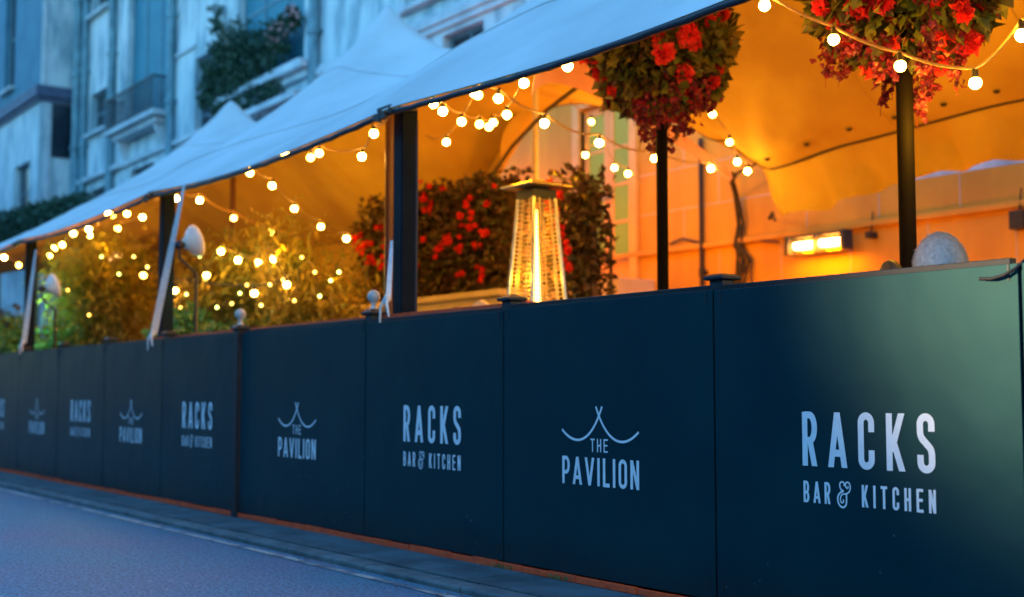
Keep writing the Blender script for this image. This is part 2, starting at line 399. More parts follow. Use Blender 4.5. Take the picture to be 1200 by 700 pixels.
def make_bar(parent, xc, yf):
    cnt = [0]
    mb = MB(); word(mb, 'RACKS', xc, .603, .203, .595, {'*': .36, 'A': .43, 'K': .385}, .128, yf, cnt); mb.build('lettering', M['vinyl'], parent)
    mb = MB(); x0 = xc - .295; h = .080; z = .466
    W = {'*': .35, 'A': .42, 'I': .13}
    word(mb, 'BAR', x0 + .065, z, h, .130, W, .128, yf, cnt); mb.build('lettering', M['vinyl'], parent); mb = MB()
    draw(mb, amp_prims(), x0 + .163, z - .008, .094, .08, yf, cnt); mb.build('ampersand', M['vinyl'], parent); mb = MB()
    word(mb, 'KITCHEN', x0 + .433, z, h, .315, W, .128, yf, cnt)
    mb.build('lettering', M['vinyl'], parent)
def make_pav(parent, xc, yf):
    cnt = [0]
    mb = MB(); word(mb, 'PAVILION', xc, .452, .128, .55, {'*': .45, 'A': .53, 'V': .53, 'I': .135, 'L': .37}, .135, yf, cnt)
    mb.build('lettering', M['vinyl'], parent)
    mb = MB(); word(mb, 'THE', xc, .607, .060, .125, {'*': .50}, .12, yf, cnt); mb.build('lettering', M['vinyl'], parent)
    mb = MB()
    def curve(sg):
        pts = []
        P0, P1, P2, P3 = (-.022, .815), (.060, .640), (.175, .625), (.275, .705)
        for i in range(25):
            t = i / 24; u = 1 - t
            pts.append((sg * (u**3 * P0[0] + 3 * u * u * t * P1[0] + 3 * u * t * t * P2[0] + t**3 * P3[0]),
                        u**3 * P0[1] + 3 * u * u * t * P1[1] + 3 * u * t * t * P2[1] + t**3 * P3[1]))
        return ('P', pts, .0055)
    draw(mb, [curve(1), curve(-1)], xc, 0, 1, .01, yf, cnt)
    mb.build('tent_emblem', M['vinyl'], parent)

# ------------------------------------------------------------------ fence
edges = [1199, 837, 590, 428, 278, 190, 122, 68, 22, -26, -62]
tx = [ts(p) for p in edges]
tx = [tx[0] + 1.45] + tx
side = ['carries the tent emblem, cut by the right edge of the photo', 'white bar name in five tall letters', 'tent emblem']
labels = {
 0: 'black fence panel past the nearest lettered panel at the right edge',
 1: 'nearest black fence panel with the largest five-letter bar name, at the right end',
 2: 'black fence panel with the largest tent emblem, second from the right',
 3: 'black fence panel with bar name between two tent emblem panels, left one beside ball-topped dark post gap',
 4: 'black fence panel with tent emblem between the two ball-topped posts',
 5: 'black fence panel with bar name just left of the full-height dark post',
 6: 'black fence panel with tent emblem, just left of the long white strap',
 7: 'small distant black panel with blurred bar name, third from the left edge',
 8: 'small distant black panel with blurred tent emblem, second from the left edge',
 9: 'farthest black panel with bar name cut by the left edge of the photo',
 10: 'black fence panel beyond the left edge of the photo'}
labels[3] = 'black fence panel with bar name, right of the ball-topped post beside the thick tent post'
screw_mesh = None
for i in range(len(tx) - 1):
    xr, xl = tx[i], tx[i + 1]
    if i == 4: xl += .055
    if i == 5: xr -= .055
    g = .006
    xa, xb = xl + g, xr - g; xc = (xa + xb) / 2
    t = thing('fence_section', (xc, 0, .045), labels[i], 'fence panel', 'black lettered panels along the terrace fence')
    top = FE + [0, 0, .004, -.006, .002, -.004, .0, .004, 0, 0, 0][i]
    mb = MB(); mb.box(xa, xb, 0, .012, .036, top); mb.build('board', M['panel'], t, bevel=.0015)
    mb = MB(); mb.box(xa + .036, xb - .036, .0145, .05, top - .03, top + .022); mb.build('top_rail', M['frame'], t, bevel=.003)
    mb = MB(); mb.box(xa + .036, xb - .036, .0145, .05, .10, .15); mb.build('lower_rail', M['frame'], t, bevel=.003)
    for sx in (xa + .035, xb - .035):
        mb = MB(); mb.box(sx - .003, sx + .003, -.0025, .0005, top - .055, top - .002); mb.build('cable_tie', M['black'], t)
        mb = MB(); mb.box(sx - .0035, sx + .0035, -.0025, .0005, .075, .115); mb.build('cable_tie', M['black'], t)
    if i % 2 == 1: make_bar(t, (xc + .03 if i > 1 else ts(1013)), -.0012)
    elif i > 0: make_pav(t, (xc if i > 2 else ts(702)), -.0012)
plabels = {0: 'dark fence post at the right edge of the photo with black cable end', 1: 'dark fence post with flat square cap between the two nearest panels',
  2: 'dark fence post with small pyramid cap below the pyramid heater', 3: 'dark fence post with silver ball finial next to the thick tent post',
  4: 'full-height dark fence post with silver ball finial standing in the panel gap',
  5: 'dark fence post with low cap at the foot of the long white strap', 6: 'dark fence post cap in front of the bamboo, third from the left edge',
  7: 'dark fence post cap in front of the bamboo, second from the left edge', 8: 'dark fence post cap in front of the green leaves at the far left',
  9: 'fence post just beyond the left edge of the photo'}
for i in range(1, len(tx) - 1):
    k = i - 1; x = tx[i]
    t = thing('fence_post', (x, .06, 0), plabels[k], 'fence post', 'posts of the terrace fence')
    y0 = .016 if k != 4 else -.022
    mb = MB()
    if k == 4: mb.box(x - .036, x + .036, y0, .055, -.004, FE + .03)
    else:
        mb.box(x - .038, x + .038, .0155, .088, -.004, FE + (.045 if k else -.005))
    mb.build('shaft', M['post'], t, bevel=.004)
    cy = .053 if k != 4 else .016; zt = FE + (.045 if k != 4 else .03)
    if k == 0: continue
    mb = MB(); mb.pyramid((x, cy, zt), [(.050, 0), (.056, .004), (.056, .016), (.050, .019), (.012 if k == 2 else .035, .036 if k != 1 else .026)])
    mb.build('cap', M['post'], t, bevel=.002)
    if k in (3, 4):
        mb = MB(); prof = [(.045, .018), (.045, .026), (.030, .034), (.018, .048), (.014, .062), (.020, .070), (.014, .078)]
        rr = .040
        prof += [(rr * math.sin(a), .112 - rr * math.cos(a)) for a in [math.radians(q) for q in range(20, 180, 16)]] + [(.001, .153)]
        mb.lathe((x, cy, zt), prof, 20); mb.build('finial', M['finial'], t)
# strip coloured as the orange light leaking under the panels
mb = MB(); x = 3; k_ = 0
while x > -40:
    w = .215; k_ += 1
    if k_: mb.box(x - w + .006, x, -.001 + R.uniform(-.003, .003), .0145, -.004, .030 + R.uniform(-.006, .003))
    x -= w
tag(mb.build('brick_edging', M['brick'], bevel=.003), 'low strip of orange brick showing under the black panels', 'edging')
mb = MB(); x = ts(592)
while x > ts(190): mb.box(x - .9, x, .132, .20, 1.325, 1.350); x -= .904
t = thing('timber_ledge', (x + .5, .166, .17), 'terracotta timber ledge glowing just above the middle fence panels', 'ledge')
mb.build('ledge_top', M['brick'], t, bevel=.003)  # orange light along the ledge is in its colour
x = ts(596)
while x > ts(186): mb = MB(); mb.box(x - .03, x, .14, .19, .17, 1.325); mb.build('support', M['wood'], t); x -= 1.0
# cable end over the nearest panel
mb = MB(); mb.tube([at(1148, 327, -.02), at(1162, 327, -.02), at(1176, 323, -.02), at(1190, 315, -.015), at(1203, 303, .02), at(1215, 300, .06)], .006, 8)
tag(mb.build('black_cable', M['cable']), 'short black cable looped over the top of the nearest fence panel', 'cable')
# moss and grit tufts in the pavement joint
for (px, lab) in ((592, 'small tuft of moss at the foot of the fence under the pyramid-capped post'), (655, 'small tuft of moss at the fence foot under the largest tent emblem')):
    x = ts(px); mb = MB()
    for k in range(60):
        p = Vector((x + R.gauss(0, .05), R.uniform(-.03, .02), 0)); mb.leaf(p, Vector((R.uniform(-.5, .5), R.uniform(-.5, .5), 1)), ru(), R.uniform(.01, .03), .006)
    tag(mb.build('moss_tuft', M['green']), lab, 'moss', 'moss tufts at the fence foot')

# fallen leaves and grit swept against the kerb
mb = MB()
for k in range(420):
    x = R.uniform(-16, -2.2); y = -.52 - abs(R.gauss(0, .10)) if R.random() < .6 else R.uniform(-.44, -.02); z = -.032 if y < -.48 else -.001
    sz = R.uniform(.006, .03); mb.leaf(Vector((x, y, z + .004)), Vector((R.uniform(-1, 1), R.uniform(-1, 1), R.uniform(0, .25))), Vector((R.uniform(-.2, .2), 0, 1)), sz, sz * .7)
tag(mb.build('leaf_litter', M['litter']), 'small fallen leaves and grit along the kerb', 'litter', kind='stuff')
# ------------------------------------------------------------------ tent
EZ = 2.52
def lerp(a, b, t): return a + (b - a) * t
def pw(x, pts):
    if x <= pts[0][0]: return pts[0][1]
    for (a, b), (c, d) in zip(pts, pts[1:]):
        if x <= c:
            k = (x - a) / (c - a); k = k * k * (3 - 2 * k); return lerp(b, d, k)
    return pts[-1][1]
posts_t = [-ts(1190, .1), -ts(470, .1), -ts(185, .1), -ts(27, .1)]
d_ = posts_t[1] - posts_t[0]
eave_nodes = [posts_t[0] - d_] + posts_t + [posts_t[-1] + d_]
def front(t):
    z = EZ
    for a, b in zip(eave_nodes, eave_nodes[1:]):
        if a <= t <= b: z += -.055 * math.sin(PI * (t - a) / (b - a)) + .02
    return z
rear_pts = [(1, 3.2), (3.6, 3.3), (5.6, 3.05), (7.2, 2.95), (8.1, 2.88), (8.7, 3.25), (9.7, 3.75), (11.3, 4.0), (12.2, 3.8), (13.2, 3.2), (14.5, 2.75), (17, 3.0), (22, 2.9), (26, 2.7)]
ridge_pts = [(-3, 4.2), (4, 4.4), (7, 4.4), (9.5, 4.0), (14.5, 4.02), (18, 4.0), (21, 3.85), (26, 3.3)]
peaks = [(2.2, 3.0, .6), (6.9, 3.0, .6), (-ts(450, 3.0), 3.0, 1.06), (-ts(265, 3.0), 3.0, .79)]
Y0, Y1 = .02, 5.0
def roof(t, v):
    y = lerp(Y0, Y1, v); f = front(t); rd = pw(t, ridge_pts); re = pw(t, rear_pts); yr = 3.0
    if y <= yr:
        k = (y - Y0) / (yr - Y0); z = f + (rd - f) * (k ** .92)
    else:
        k = (y - yr) / (Y1 - yr); z = rd + (re - rd) * (k * k * (3 - 2 * k) * .6 + k * .4)
    for pt, py, a in peaks:
        r = math.hypot((t - pt) * 1.0, (y - py) * .9)
        z += a * math.exp(-r / .85) + .016 * math.sin(9 * math.atan2(y - py, t - pt)) * math.exp(-r / 1.3) * min(1, r / .5)
    rc = math.hypot(t - 8.1, y - 5.0); z += .03 * math.sin(11 * math.atan2(5.001 - y, t - 8.1)) * math.exp(-rc / 1.2) * min(1, rc / .4)
    z += .02 * math.sin(t * 1.9 + y * 2.3) * math.sin(v * PI)
    return z
mb = MB(); nt, nv = 300, 60; T0, T1 = -2.5, 26.0
for i in range(nt + 1):
    t = lerp(T0, T1, i / nt)
    for j in range(nv + 1):
        v = j / nv; mb.v.append((-t, lerp(Y0, Y1, v), roof(t, v)))
for i in range(nt):
    for j in range(nv):
        a = i * (nv + 1) + j; mb.f.append((a, a + 1, a + nv + 2, a + nv + 1)); mb.sm.append(True); mb.mi.append(0)
tent = thing('stretch_tent', (-11, 2.5, .17), 'pale stretch tent roof with pointed peaks over the lit terrace', 'tent')
o = mb.build('canopy', M['tent'], tent)
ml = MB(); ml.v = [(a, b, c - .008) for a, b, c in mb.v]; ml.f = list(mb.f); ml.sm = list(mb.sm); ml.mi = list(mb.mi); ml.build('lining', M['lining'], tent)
# front hem with dark edge
mb = MB(); pts = [(-lerp(T0, T1, i / 260), Y0 - .004, front(lerp(T0, T1, i / 260)) - .006 + .003 * math.sin(i * 2.1)) for i in range(261)]
mb.tube(pts, .017, 6); mb.build('hem', M['hem'], tent)
# seam rope along the rear, valance hanging beneath it
mb = MB(); n = 120; va = []
def val(t):  # valance drop
    return pw(t, [(1, .4), (4.2, .42), (5.6, .42), (6.5, .40), (7.6, .46), (8.1, .42), (8.45, .12), (8.9, .05), (30, .05)])
for i in range(n + 1):
    t = lerp(0, 9.0, i / n); z = roof(t, 1.0)
    for j in range(9):
        k = j / 8; d = val(t) * k
        va.append((-t, 5.0 + .05 * math.sin(k * PI) + (.05 * math.sin(t * 9 + k * 2) + .03 * math.sin(t * 23 + k * 3)) * k ** .6 + .12 * k, z - d - .0 + .015 * math.sin(t * 13) * k))
mb.add(va, [(i * 9 + j, i * 9 + j + 1, i * 9 + j + 10, i * 9 + j + 9) for i in range(n) for j in range(8)], True)
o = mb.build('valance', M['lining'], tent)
mb = MB(); mb.tube([(-lerp(0, 26, i / 260), 4.985, roof(lerp(0, 26, i / 260), 1) - .004) for i in range(261)], .012, 6); mb.build('rear_hem', M['rope_dark'], tent)
for k in range(14):
    t = 1.9 + k * .47; z = roof(t, .965) - .012
    mb = MB(); mb.tube([(-t, 4.82, z), (-t, 4.82, z - .02)], [.028, .018], 8); mb.build('eyelet', M['rope_dark'], tent)
# stitched seams on top and underneath
for k, vv in enumerate((.22, .46)):
    mb = MB(); mb.tube([(-lerp(T0, T1, i / 260), lerp(Y0, Y1, vv), roof(lerp(T0, T1, i / 260), vv) + .004) for i in range(261)], .0065, 5); mb.build('seam', M['tent'], tent)
for t in [0.6 + 1.52 * k for k in range(17)]:
    mb = MB(); mb.tube([(-t, lerp(Y0 + .05, 4.9, i / 30), roof(t, (lerp(Y0 + .05, 4.9, i / 30) - Y0) / (Y1 - Y0)) - .010) for i in range(31)], .006, 4); mb.build('seam', M['lining'], tent)
# gathered rear curtain at the entrance, carried left as an added orange backdrop
mb = MB(); a0, a1 = 11.3, 26.0; n = 240; va = []
for i in range(n + 1):
    t = lerp(a0, a1, i / n); z = roof(t, 1)
    for j in range(11):
        k = j / 10; drop = pw(t, [(11.3, .0), (11.9, .7), (12.8, 1.6), (15.0, 1.9), (26, 1.9)])
        va.append((-t - .35 * k, 4.98 + .06 * math.sin(t * 14) * k - .3 * k, z - drop * k))
mb.add(va, [(i * 11 + j, i * 11 + j + 1, i * 11 + j + 12, i * 11 + j + 11) for i in range(n) for j in range(10)], True)
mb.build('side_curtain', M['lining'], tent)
# tent edge over the entrance, its pink light put into the cloth colour
mb = MB(); A = at(622, 82, .6); B = at(700, 98, 2.6); C_ = at(856, 207, 4.9)
va = []; n = 24
for i in range(n + 1):
    k = i / n; u = 1 - k
    p = A * (u * u) + (B * 2 - (A + C_) * .5) * (2 * u * k) + C_ * (k * k); w = lerp(.17, .05, k)
    for j in (-1, 0, 1): va.append(p + Vector((0, 0, 1)) * w * j + Vector((0, .03 * (1 - abs(j)), 0)))
mb.add(va, [(i * 3 + j, i * 3 + j + 1, i * 3 + j + 4, i * 3 + j + 3) for i in range(n) for j in range(2)], True)
tag(mb.build('fabric_strip', M['pinkcloth']), 'salmon pink strip of cloth running under the tent behind the left flower cluster', 'fabric strip')

# tent posts
def tent_post(px, w, lab, k):
    x = ts(px, .16); t = thing('tent_post', (x, .20, 0), lab, 'tent post', 'dark square tent posts behind the fence')
    z1 = roof(-x, .02) - .05
    mb = MB(); mb.box(x - w / 2, x + w / 2, .145, .145 + w, .17, z1); mb.build('post_shaft', M['alu'], t, bevel=.004)
    mb = MB()
    for q in (-.25, 0, .25): mb.box(x + q * w - .004, x + q * w + .004, .1435, .1455, .18, z1 - .01)
    mb.build('groove', M['black'], t)
    mb = MB(); mb.box(x - w * .7, x + w * .75, .04, .12 + w, z1 - .02, z1); zf = front(-x - .04); mb.box(x - .02, x + .12, -.02, .01, zf - .035, zf + .002)
    mb.tube([(x + .05, -.01, zf - .05), (x + .05, -.01, zf + .02)], .014, 8); mb.tube([(x + .17, -.01, zf - .015), (x + .17, -.01, zf + .018)], .012, 8); mb.build('bracket', M['black'], t)
tent_post(467, .108, 'thick dark square tent post in the middle of the terrace front', 1)
tent_post(187, .105, 'dark square tent post beside the long white strap', 2)
tent_post(28, .105, 'dark square tent post at the far left end', 3)
def round_post(px, y, r, m, lab, name='tent_pole', dx=0, z1=None):
    x = ts(px, y) + dx; z1 = z1 or roof(-x, (y - Y0) / (Y1 - Y0)) - .03
    t = thing(name, (x, y, .17), lab, 'tent pole', 'round poles inside the tent')
    mb = MB(); mb.tube([(x, y, .18), (x, y, z1)], r, 16); mb.build('pole_shaft', m, t)
    mb = MB(); mb.lathe((x, y, .17), [(.001, .012), (.11, .012), (.11, .0)], 16); mb.lathe((x, y, .17), [(r + .02, .012), (r + .02, .05), (r, .06)], 16); mb.build('foot', m, t)
    return x, z1
FP = [round_post(778, 1.60, .036, M['blackpole'], 'slim black pole rising into the red flower cluster left of the wall heater'),
      round_post(1068, 1.60, .043, M['blackpole'], 'black pole behind the grey-haired person, rising into the right flower cluster')]
round_post(269, 2.0, .033, M['redpole'], 'slim dark red pole between two rows of bulbs left of the thick post')
round_post(455, 1.0, .036, M['redpole'], 'dark red pole seen just left of the thick tent post')
round_post(628, 4.3, .03, M['white'], 'pale pole rising behind the pyramid heater hood')
# hanging rope
mb = MB(); x = ts(487, .15); mb.tube([(x, .15, EZ - .03), (x + .004, .15, 2.0), (x, .15, 1.32), (x, .16, .2)], .008, 6)
tag(mb.build('hanging_rope', M['rope_dark']), 'thin dark rope hanging just right of the thick tent post', 'rope')
# white straps
def strap(pts, w, lab, tail=True):
    t = thing('ratchet_strap', pts[-1], lab, 'strap', 'pale straps tying the tent down')
    mb = MB(); pts = [Vector(p) for p in pts]
    side_ = Vector((1, .0, 0))
    va = []; n = len(pts)
    for i, p in enumerate(pts):
        tw = side_ * math.cos(i * .18) + Vector((0, 1, 0)) * math.sin(i * .18)
        va += [p - tw * w / 2 + Vector((0, -.0015, 0)), p + tw * w / 2 + Vector((0, -.0015, 0)), p + tw * w / 2 + Vector((0, .0015, 0)), p - tw * w / 2 + Vector((0, .0015, 0))]
    mb.add(va, [(i * 4 + j, i * 4 + (j + 1) % 4, i * 4 + 4 + (j + 1) % 4, i * 4 + 4 + j) for i in range(n - 1) for j in range(4)])
    mb.build('webbing', M['strap'], t)
    if tail:
        e = pts[-1]; mb = MB()
        mb.tube([e + Vector((0, -.01, .03)), e + Vector((.035, -.03, -.03)), e + Vector((.06, -.03, -.10))], [.012, .010, .006], 5)
        mb.tube([e + Vector((0, -.01, .03)), e + Vector((-.03, -.035, -.04)), e + Vector((-.045, -.03, -.13))], [.012, .010, .006], 5)
        mb.lathe(e + Vector((0, -.01, 0)), [(.001, -.02), (.018, -.01), (.02, .01), (.012, .03), (.001, .035)], 8)
        mb.build('knot', M['strap'], t)
def seg(a, b, n=10): a = Vector(a); b = Vector(b); return [a.lerp(b, i / n) for i in range(n + 1)]
strap(seg(at(459, 282, .12), at(455, 352, .0), 6), .028, 'white strap knotted over the fence top at the thick tent post')
strap(seg(at(216, 216, .0), at(180, 392, -.03), 8), .055, 'long slanting white strap tied at the second tent post')
strap(seg(at(42, 293, .0), at(28, 402, -.03), 8), .05, 'slanting pinkish white strap at the farthest tent post')

# ------------------------------------------------------------------ string lights
bm_ = MB(); rb = .0285
bm_.lathe((0, 0, 0), [(.001, -.060 - rb)] + [(rb * math.sin(math.radians(a)), -.060 - rb * math.cos(math.radians(a))) for a in range(15, 165, 15)] + [(.012, -.030)], 14)
BULBS = []
for es_, cc in ((30, (1, .50, .07)), (17, (1, .44, .05)), (42, (1, .56, .10)), (25, (1, .50, .07))):
    tmp = bm_.build('bulb', mat('bulb_glow', (.9, .8, .6), .3, emit=cc, es=es_)); BULBS.append(tmp.data); bpy.data.objects.remove(tmp)
bm_ = MB(); bm_.tube([(0, 0, .004), (0, 0, -.040)], [.014, .018], 10); tmp = bm_.build('socket', M['socket']); SOCK = tmp.data; bpy.data.objects.remove(tmp)
def lights(label, pts, start=None, end=None, m='rope'):
    """pts: (px, py, y) of each bulb"""
    def under(p):
        q = Vector(p); q.z = min(q.z, roof(-q.x, (min(q.y, 5) - Y0) / (Y1 - Y0)) - .035); return q
    P = [under(at(a, b, y) + Vector((0, 0, .062))) for a, b, y in pts]
    t = thing('string_lights', P[0], label, 'string lights', 'strings of warm bulbs under the tent')
    ks = ([under(at(*start))] if start else []) + P + ([under(at(*end))] if end else [])
    line = []
    for a, b in zip(ks, ks[1:]):
        n = 6; sag = min(.05, (b - a).length * .05)
        for i in range(n): k = i / n; line.append(a.lerp(b, k) - Vector((0, 0, sag * 4 * k * (1 - k))))
    line.append(ks[-1]); line = [under(p) for p in line]
    mb = MB(); mb.tube([p + Vector((0, 0, .008)) for p in line], .0078, 5); mb.build('cable', M[m], t)
    for p in P:
        b = part(R.choice(BULBS), 'bulb', t, p - P[0]); part(SOCK, 'socket', b, (0, 0, 0))
lights('string of warm bulbs along the tent edge beside the left flower cluster', [(655, 72, .3), (665, 78, .3), (769, 33, .3)], (602, 95, .2), (805, 6, .12))
lights('long string sloping from the tent edge across the door to the gathered tent corner', [(556, 109, .6), (584, 116, .8), (638, 145, 1.4), (702, 168, 2.4), (767, 186, 3.5), (833, 198, 4.6)], (548, 92, .35), (856, 207, 4.9))
lights('string with four bulbs dropping to the gathered tent corner', [(835, 134, 3.8), (855, 167, 4.2), (864, 190, 4.5), (876, 201, 4.7)], (815, 110, 3.4), (884, 190, 4.9))
lights('string of bulbs just right of the thick tent post', [(508, 122, .5), (519, 131, .8), (541, 143, 1.2), (562, 146, 1.6), (573, 149, 1.9), (578, 144, 1.7), (594, 135, 1.3), (614, 98, .6)], (497, 112, .2), (628, 80, .3))
lights('single bulb string hanging low right of the thick tent post', [(523, 167, 2.2), (560, 112, 1.0)], (500, 160, 2.4), (570, 98, .8))
lights('string of bulbs passing through the right flower cluster', [(896, 7, .9), (977, 47, 1.15), (1055, 78, 1.25), (1143, 98, 1.25), (1198, 42, .9)], (872, -30, .7), (1225, 5, .7))
lights('straight sloping string of bulbs falling to the lower right, left of the thick post', [(294, 190, .5), (293, 203, .7), (319, 218, 1.1), (345, 245, 1.7), (376, 266, 2.3), (406, 280, 2.9)], (292, 178, .25), (440, 300, 3.4))
lights('string of bulbs just under the tent edge left of the thick post', [(334, 176, .5), (364, 185, .9), (374, 180, 1.0), (424, 184, 1.0), (438, 157, .5)], (312, 178, .25), (458, 133, .2))
lights('faint string of bulbs crossing in front of the slim dark red pole', [(234, 235, 1.2), (274, 256, 1.8), (317, 272, 2.4)], (206, 222, .7), (372, 285, 3.1))
lights('string of bulbs beside the top of the long white strap', [(196, 236, .5), (206, 233, .6), (258, 206, .4)], (180, 235, .3), (290, 186, .2))
lights('crowded string of bulbs left of the second tent post', [(104, 269, .8), (105, 276, 1.2), (127, 251, .6), (132, 252, .7), (149, 251, .9), (167, 255, 1.4), (138, 268, 1.6)], (86, 268, .4), (186, 240, 2.0))
lights('farthest string of bulbs at the left edge', [(5, 302, .4), (22, 311, 1.0), (39, 292, .5), (39, 299, .8), (58, 300, 1.3), (64, 291, .9), (73, 287, .7), (86, 274, .4)], (-15, 305, .2), (96, 262, .2))
lights('lower string of bulbs tangled in the bamboo leaves', [(205, 341, .9), (242, 323, 1.0), (259, 295, 1.0), (279, 305, 1.1), (303, 308, 1.1), (321, 304, 1.1), (336, 334, 1.0), (298, 344, .9), (168, 323, .8)], None, None, 'rope_dark')
lights('bulb string against the door glass behind the heater', [(693, 143, 5.0), (686, 182, 5.2), (704, 168, 5.2), (720, 197, 5.3), (736, 204, 5.3)], (668, 120, 4.8), (752, 215, 5.5))

# tiny fairy lights in the leaves
fb = MB(); fb.lathe((0, 0, 0), [(.001, -.014), (.010, -.009), (.0145, 0), (.010, .009), (.001, .014)], 8)
FM = []
for cc in ((1, .62, .10), (.75, .9, .15), (1, .5, .06)):
    tmp = fb.build('fairy_bulb', mat('fairy_glow', (.9, .8, .4), .3, emit=cc, es=3)); FM.append(tmp.data); bpy.data.objects.remove(tmp)
def fairy(px0, px1, py0, py1, y, n, lab):
    P = []
    for i in range(n): P.append(at(lerp(px0, px1, i / (n - 1)) + R.uniform(-5, 5), R.uniform(py0, py1), y + R.uniform(-.08, .08)))
    t = thing('fairy_lights', P[0], lab, 'fairy lights', 'fairy lights in the leaves')
    mb = MB(); mb.tube(P, .002, 4); mb.build('wire', M['rope_dark'], t)
    for p in P: part(R.choice(FM), 'fairy_bulb', t, p - P[0] - Vector((0, 0, .015)))
fairy(208, 400, 292, 372, .78, 17, 'tiny yellow fairy lights scattered in the bushes around the ball-topped full-height post')
fairy(66, 176, 292, 385, .55, 7, 'tiny fairy lights in the bamboo between the two left tent posts')
# dark tube added as the shade in the tent folds left of the door
mb = MB(); mb.tube([at(682, 98, 3.6), at(640, 130, 3.9), at(600, 172, 4.2), at(566, 222, 4.5)], .022, 6)
tag(mb.build('tension_rope', M['rope_dark']), 'dark diagonal rope running down left of the pale pole behind the heater', 'rope')
# ------------------------------------------------------------------ facade
FY = 6.2
def wall(mb, x0, x1, z0, z1, y, ops, depth=.22, mi=0):
    """wall face (normal -y) with openings [(xa,xb,za,zb)] and their reveals"""
    xs = sorted({x0, x1, *[o[0] for o in ops], *[o[1] for o in ops]}); zs = sorted({z0, z1, *[o[2] for o in ops], *[o[3] for o in ops]})
    for a, b in zip(xs, xs[1:]):
        for c, d in zip(zs, zs[1:]):
            mx, mz = (a + b) / 2, (c + d) / 2
            if any(o[0] < mx < o[1] and o[2] < mz < o[3] for o in ops): continue
            mb.quad((a, y, c), (b, y, c), (b, y, d), (a, y, d), mi)
    for a, b, c, d in ops:
        e = y + depth
        mb.quad((a, y, c), (a, y, d), (a, e, d), (a, e, c), mi); mb.quad((b, y, c), (b, e, c), (b, e, d), (b, y, d), mi)
        mb.quad((a, y, d), (b, y, d), (b, e, d), (a, e, d), mi); mb.quad((a, y, c), (a, e, c), (b, e, c), (b, y, c), mi)
def window(parent, xa, xb, za, zb, y, cols=2, rows=2, glass='glass', sill=True, fr=.06, name='window'):
    e = y + .14
    f = MB(); f.box(xa + .001, xa + fr, e, e + .06, za + .001, zb - .001); f.box(xb - fr, xb - .001, e, e + .06, za + .001, zb - .001)
    f.box(xa + fr, xb - fr, e, e + .06, zb - fr, zb - .001); f.box(xa + fr, xb - fr, e, e + .06, za + .001, za + fr * 1.2)
    for k in range(1, cols): x = lerp(xa, xb, k / cols); f.box(x - fr * .35, x + fr * .35, e + .004, e + .055, za + fr * 1.2, zb - fr)
    for k in range(1, rows): z = lerp(za, zb, k / rows); f.box(xa + fr, xb - fr, e + .008, e + .05, z - .02, z + .02)
    o = f.build(name, M['old_frame'], parent, bevel=.004)
    g = MB(); g.box(xa + fr * .5, xb - fr * .5, e + .025, e + .032, za + fr * .5, zb - fr * .5); g.build('pane', M[glass], o)
    if sill:
        s_ = MB(); s_.box(xa - .1, xb + .1, y - .14, y + .13, za - .09, za - .002); s_.build('sill', M['paint_clean'], o, bevel=.01)
    return o
def X(px, y=FY): return ts(px, y)
def a_ok(o): return o[0] > -8.2
house = thing('town_house', (-11, FY, 0), 'pale rendered house behind the terrace with glazed door and tall upper window', 'house', 'town houses behind the terrace')
H1L, H1R = X(369), 4.0
door = (X(682), X(742), 2.20, 4.42)
ops1 = [door, (X(478), X(574), 6.78, 9.3), (X(517), X(566), 5.45, 6.12), (-7.6, -6.2, 6.78, 9.3), (-5.6, -3.6, 6.78, 9.3), (-1.6, .4, 6.78, 9.3), (-7.6, -6.2, 4.0, 6.0), (-5.6, -3.6, 4.0, 6.0)]
mb = MB(); low = [o for o in ops1 if o[2] < 4]
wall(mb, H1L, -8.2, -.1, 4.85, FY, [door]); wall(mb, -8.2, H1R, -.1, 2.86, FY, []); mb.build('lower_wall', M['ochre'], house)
mb = MB(); wall(mb, H1L, -8.2, 4.851, 13.5, FY, [ops1[1], ops1[2]])
wall(mb, -8.199, H1R, 2.861, 13.5, FY, [o for o in ops1[1:] if a_ok(o)])
mb.quad((H1R, FY, -.1), (H1R, FY + 9, -.1), (H1R, FY + 9, 13.5), (H1R, FY, 13.5)); mb.quad((H1L, FY + 9, -.1), (H1R, FY + 9, -.1), (H1R, FY + 9, 13.5), (H1L, FY + 9, 13.5))
mb.build('wall', M['paint'], house)
mb = MB(); mb.box(H1L, H1R, FY - .3, FY + 9.1, 13.5, 13.9); mb.build('roof', M['paint_clean'], house)
for i, o_ in enumerate(ops1[1:]): window(house, *o_, FY, 2, 2, 'glass_hi' if i == 5 else 'glass')
mb = MB(); mb.box(H1L, H1R, FY - .10, FY + .0, 6.30, 6.42); mb.box(H1L, H1R, FY - .05, FY - .0, 6.42, 6.50); mb.box(H1L, H1R, FY - .06, FY + .0, 6.20, 6.30)
mb.build('string_course', M['paint_clean'], house, bevel=.01)
mb = MB(); mb.box(X(478) - .35, X(574) + .35, FY - .22, FY - .002, 9.4, 9.62); mb.box(X(478) - .3, X(478) - .02, FY - .09, FY - .002, 6.69, 9.4); mb.box(X(574) + .02, X(574) + .3, FY - .09, FY - .002, 6.69, 9.4)
mb.build('window_surround', M['paint_clean'], house, bevel=.01)
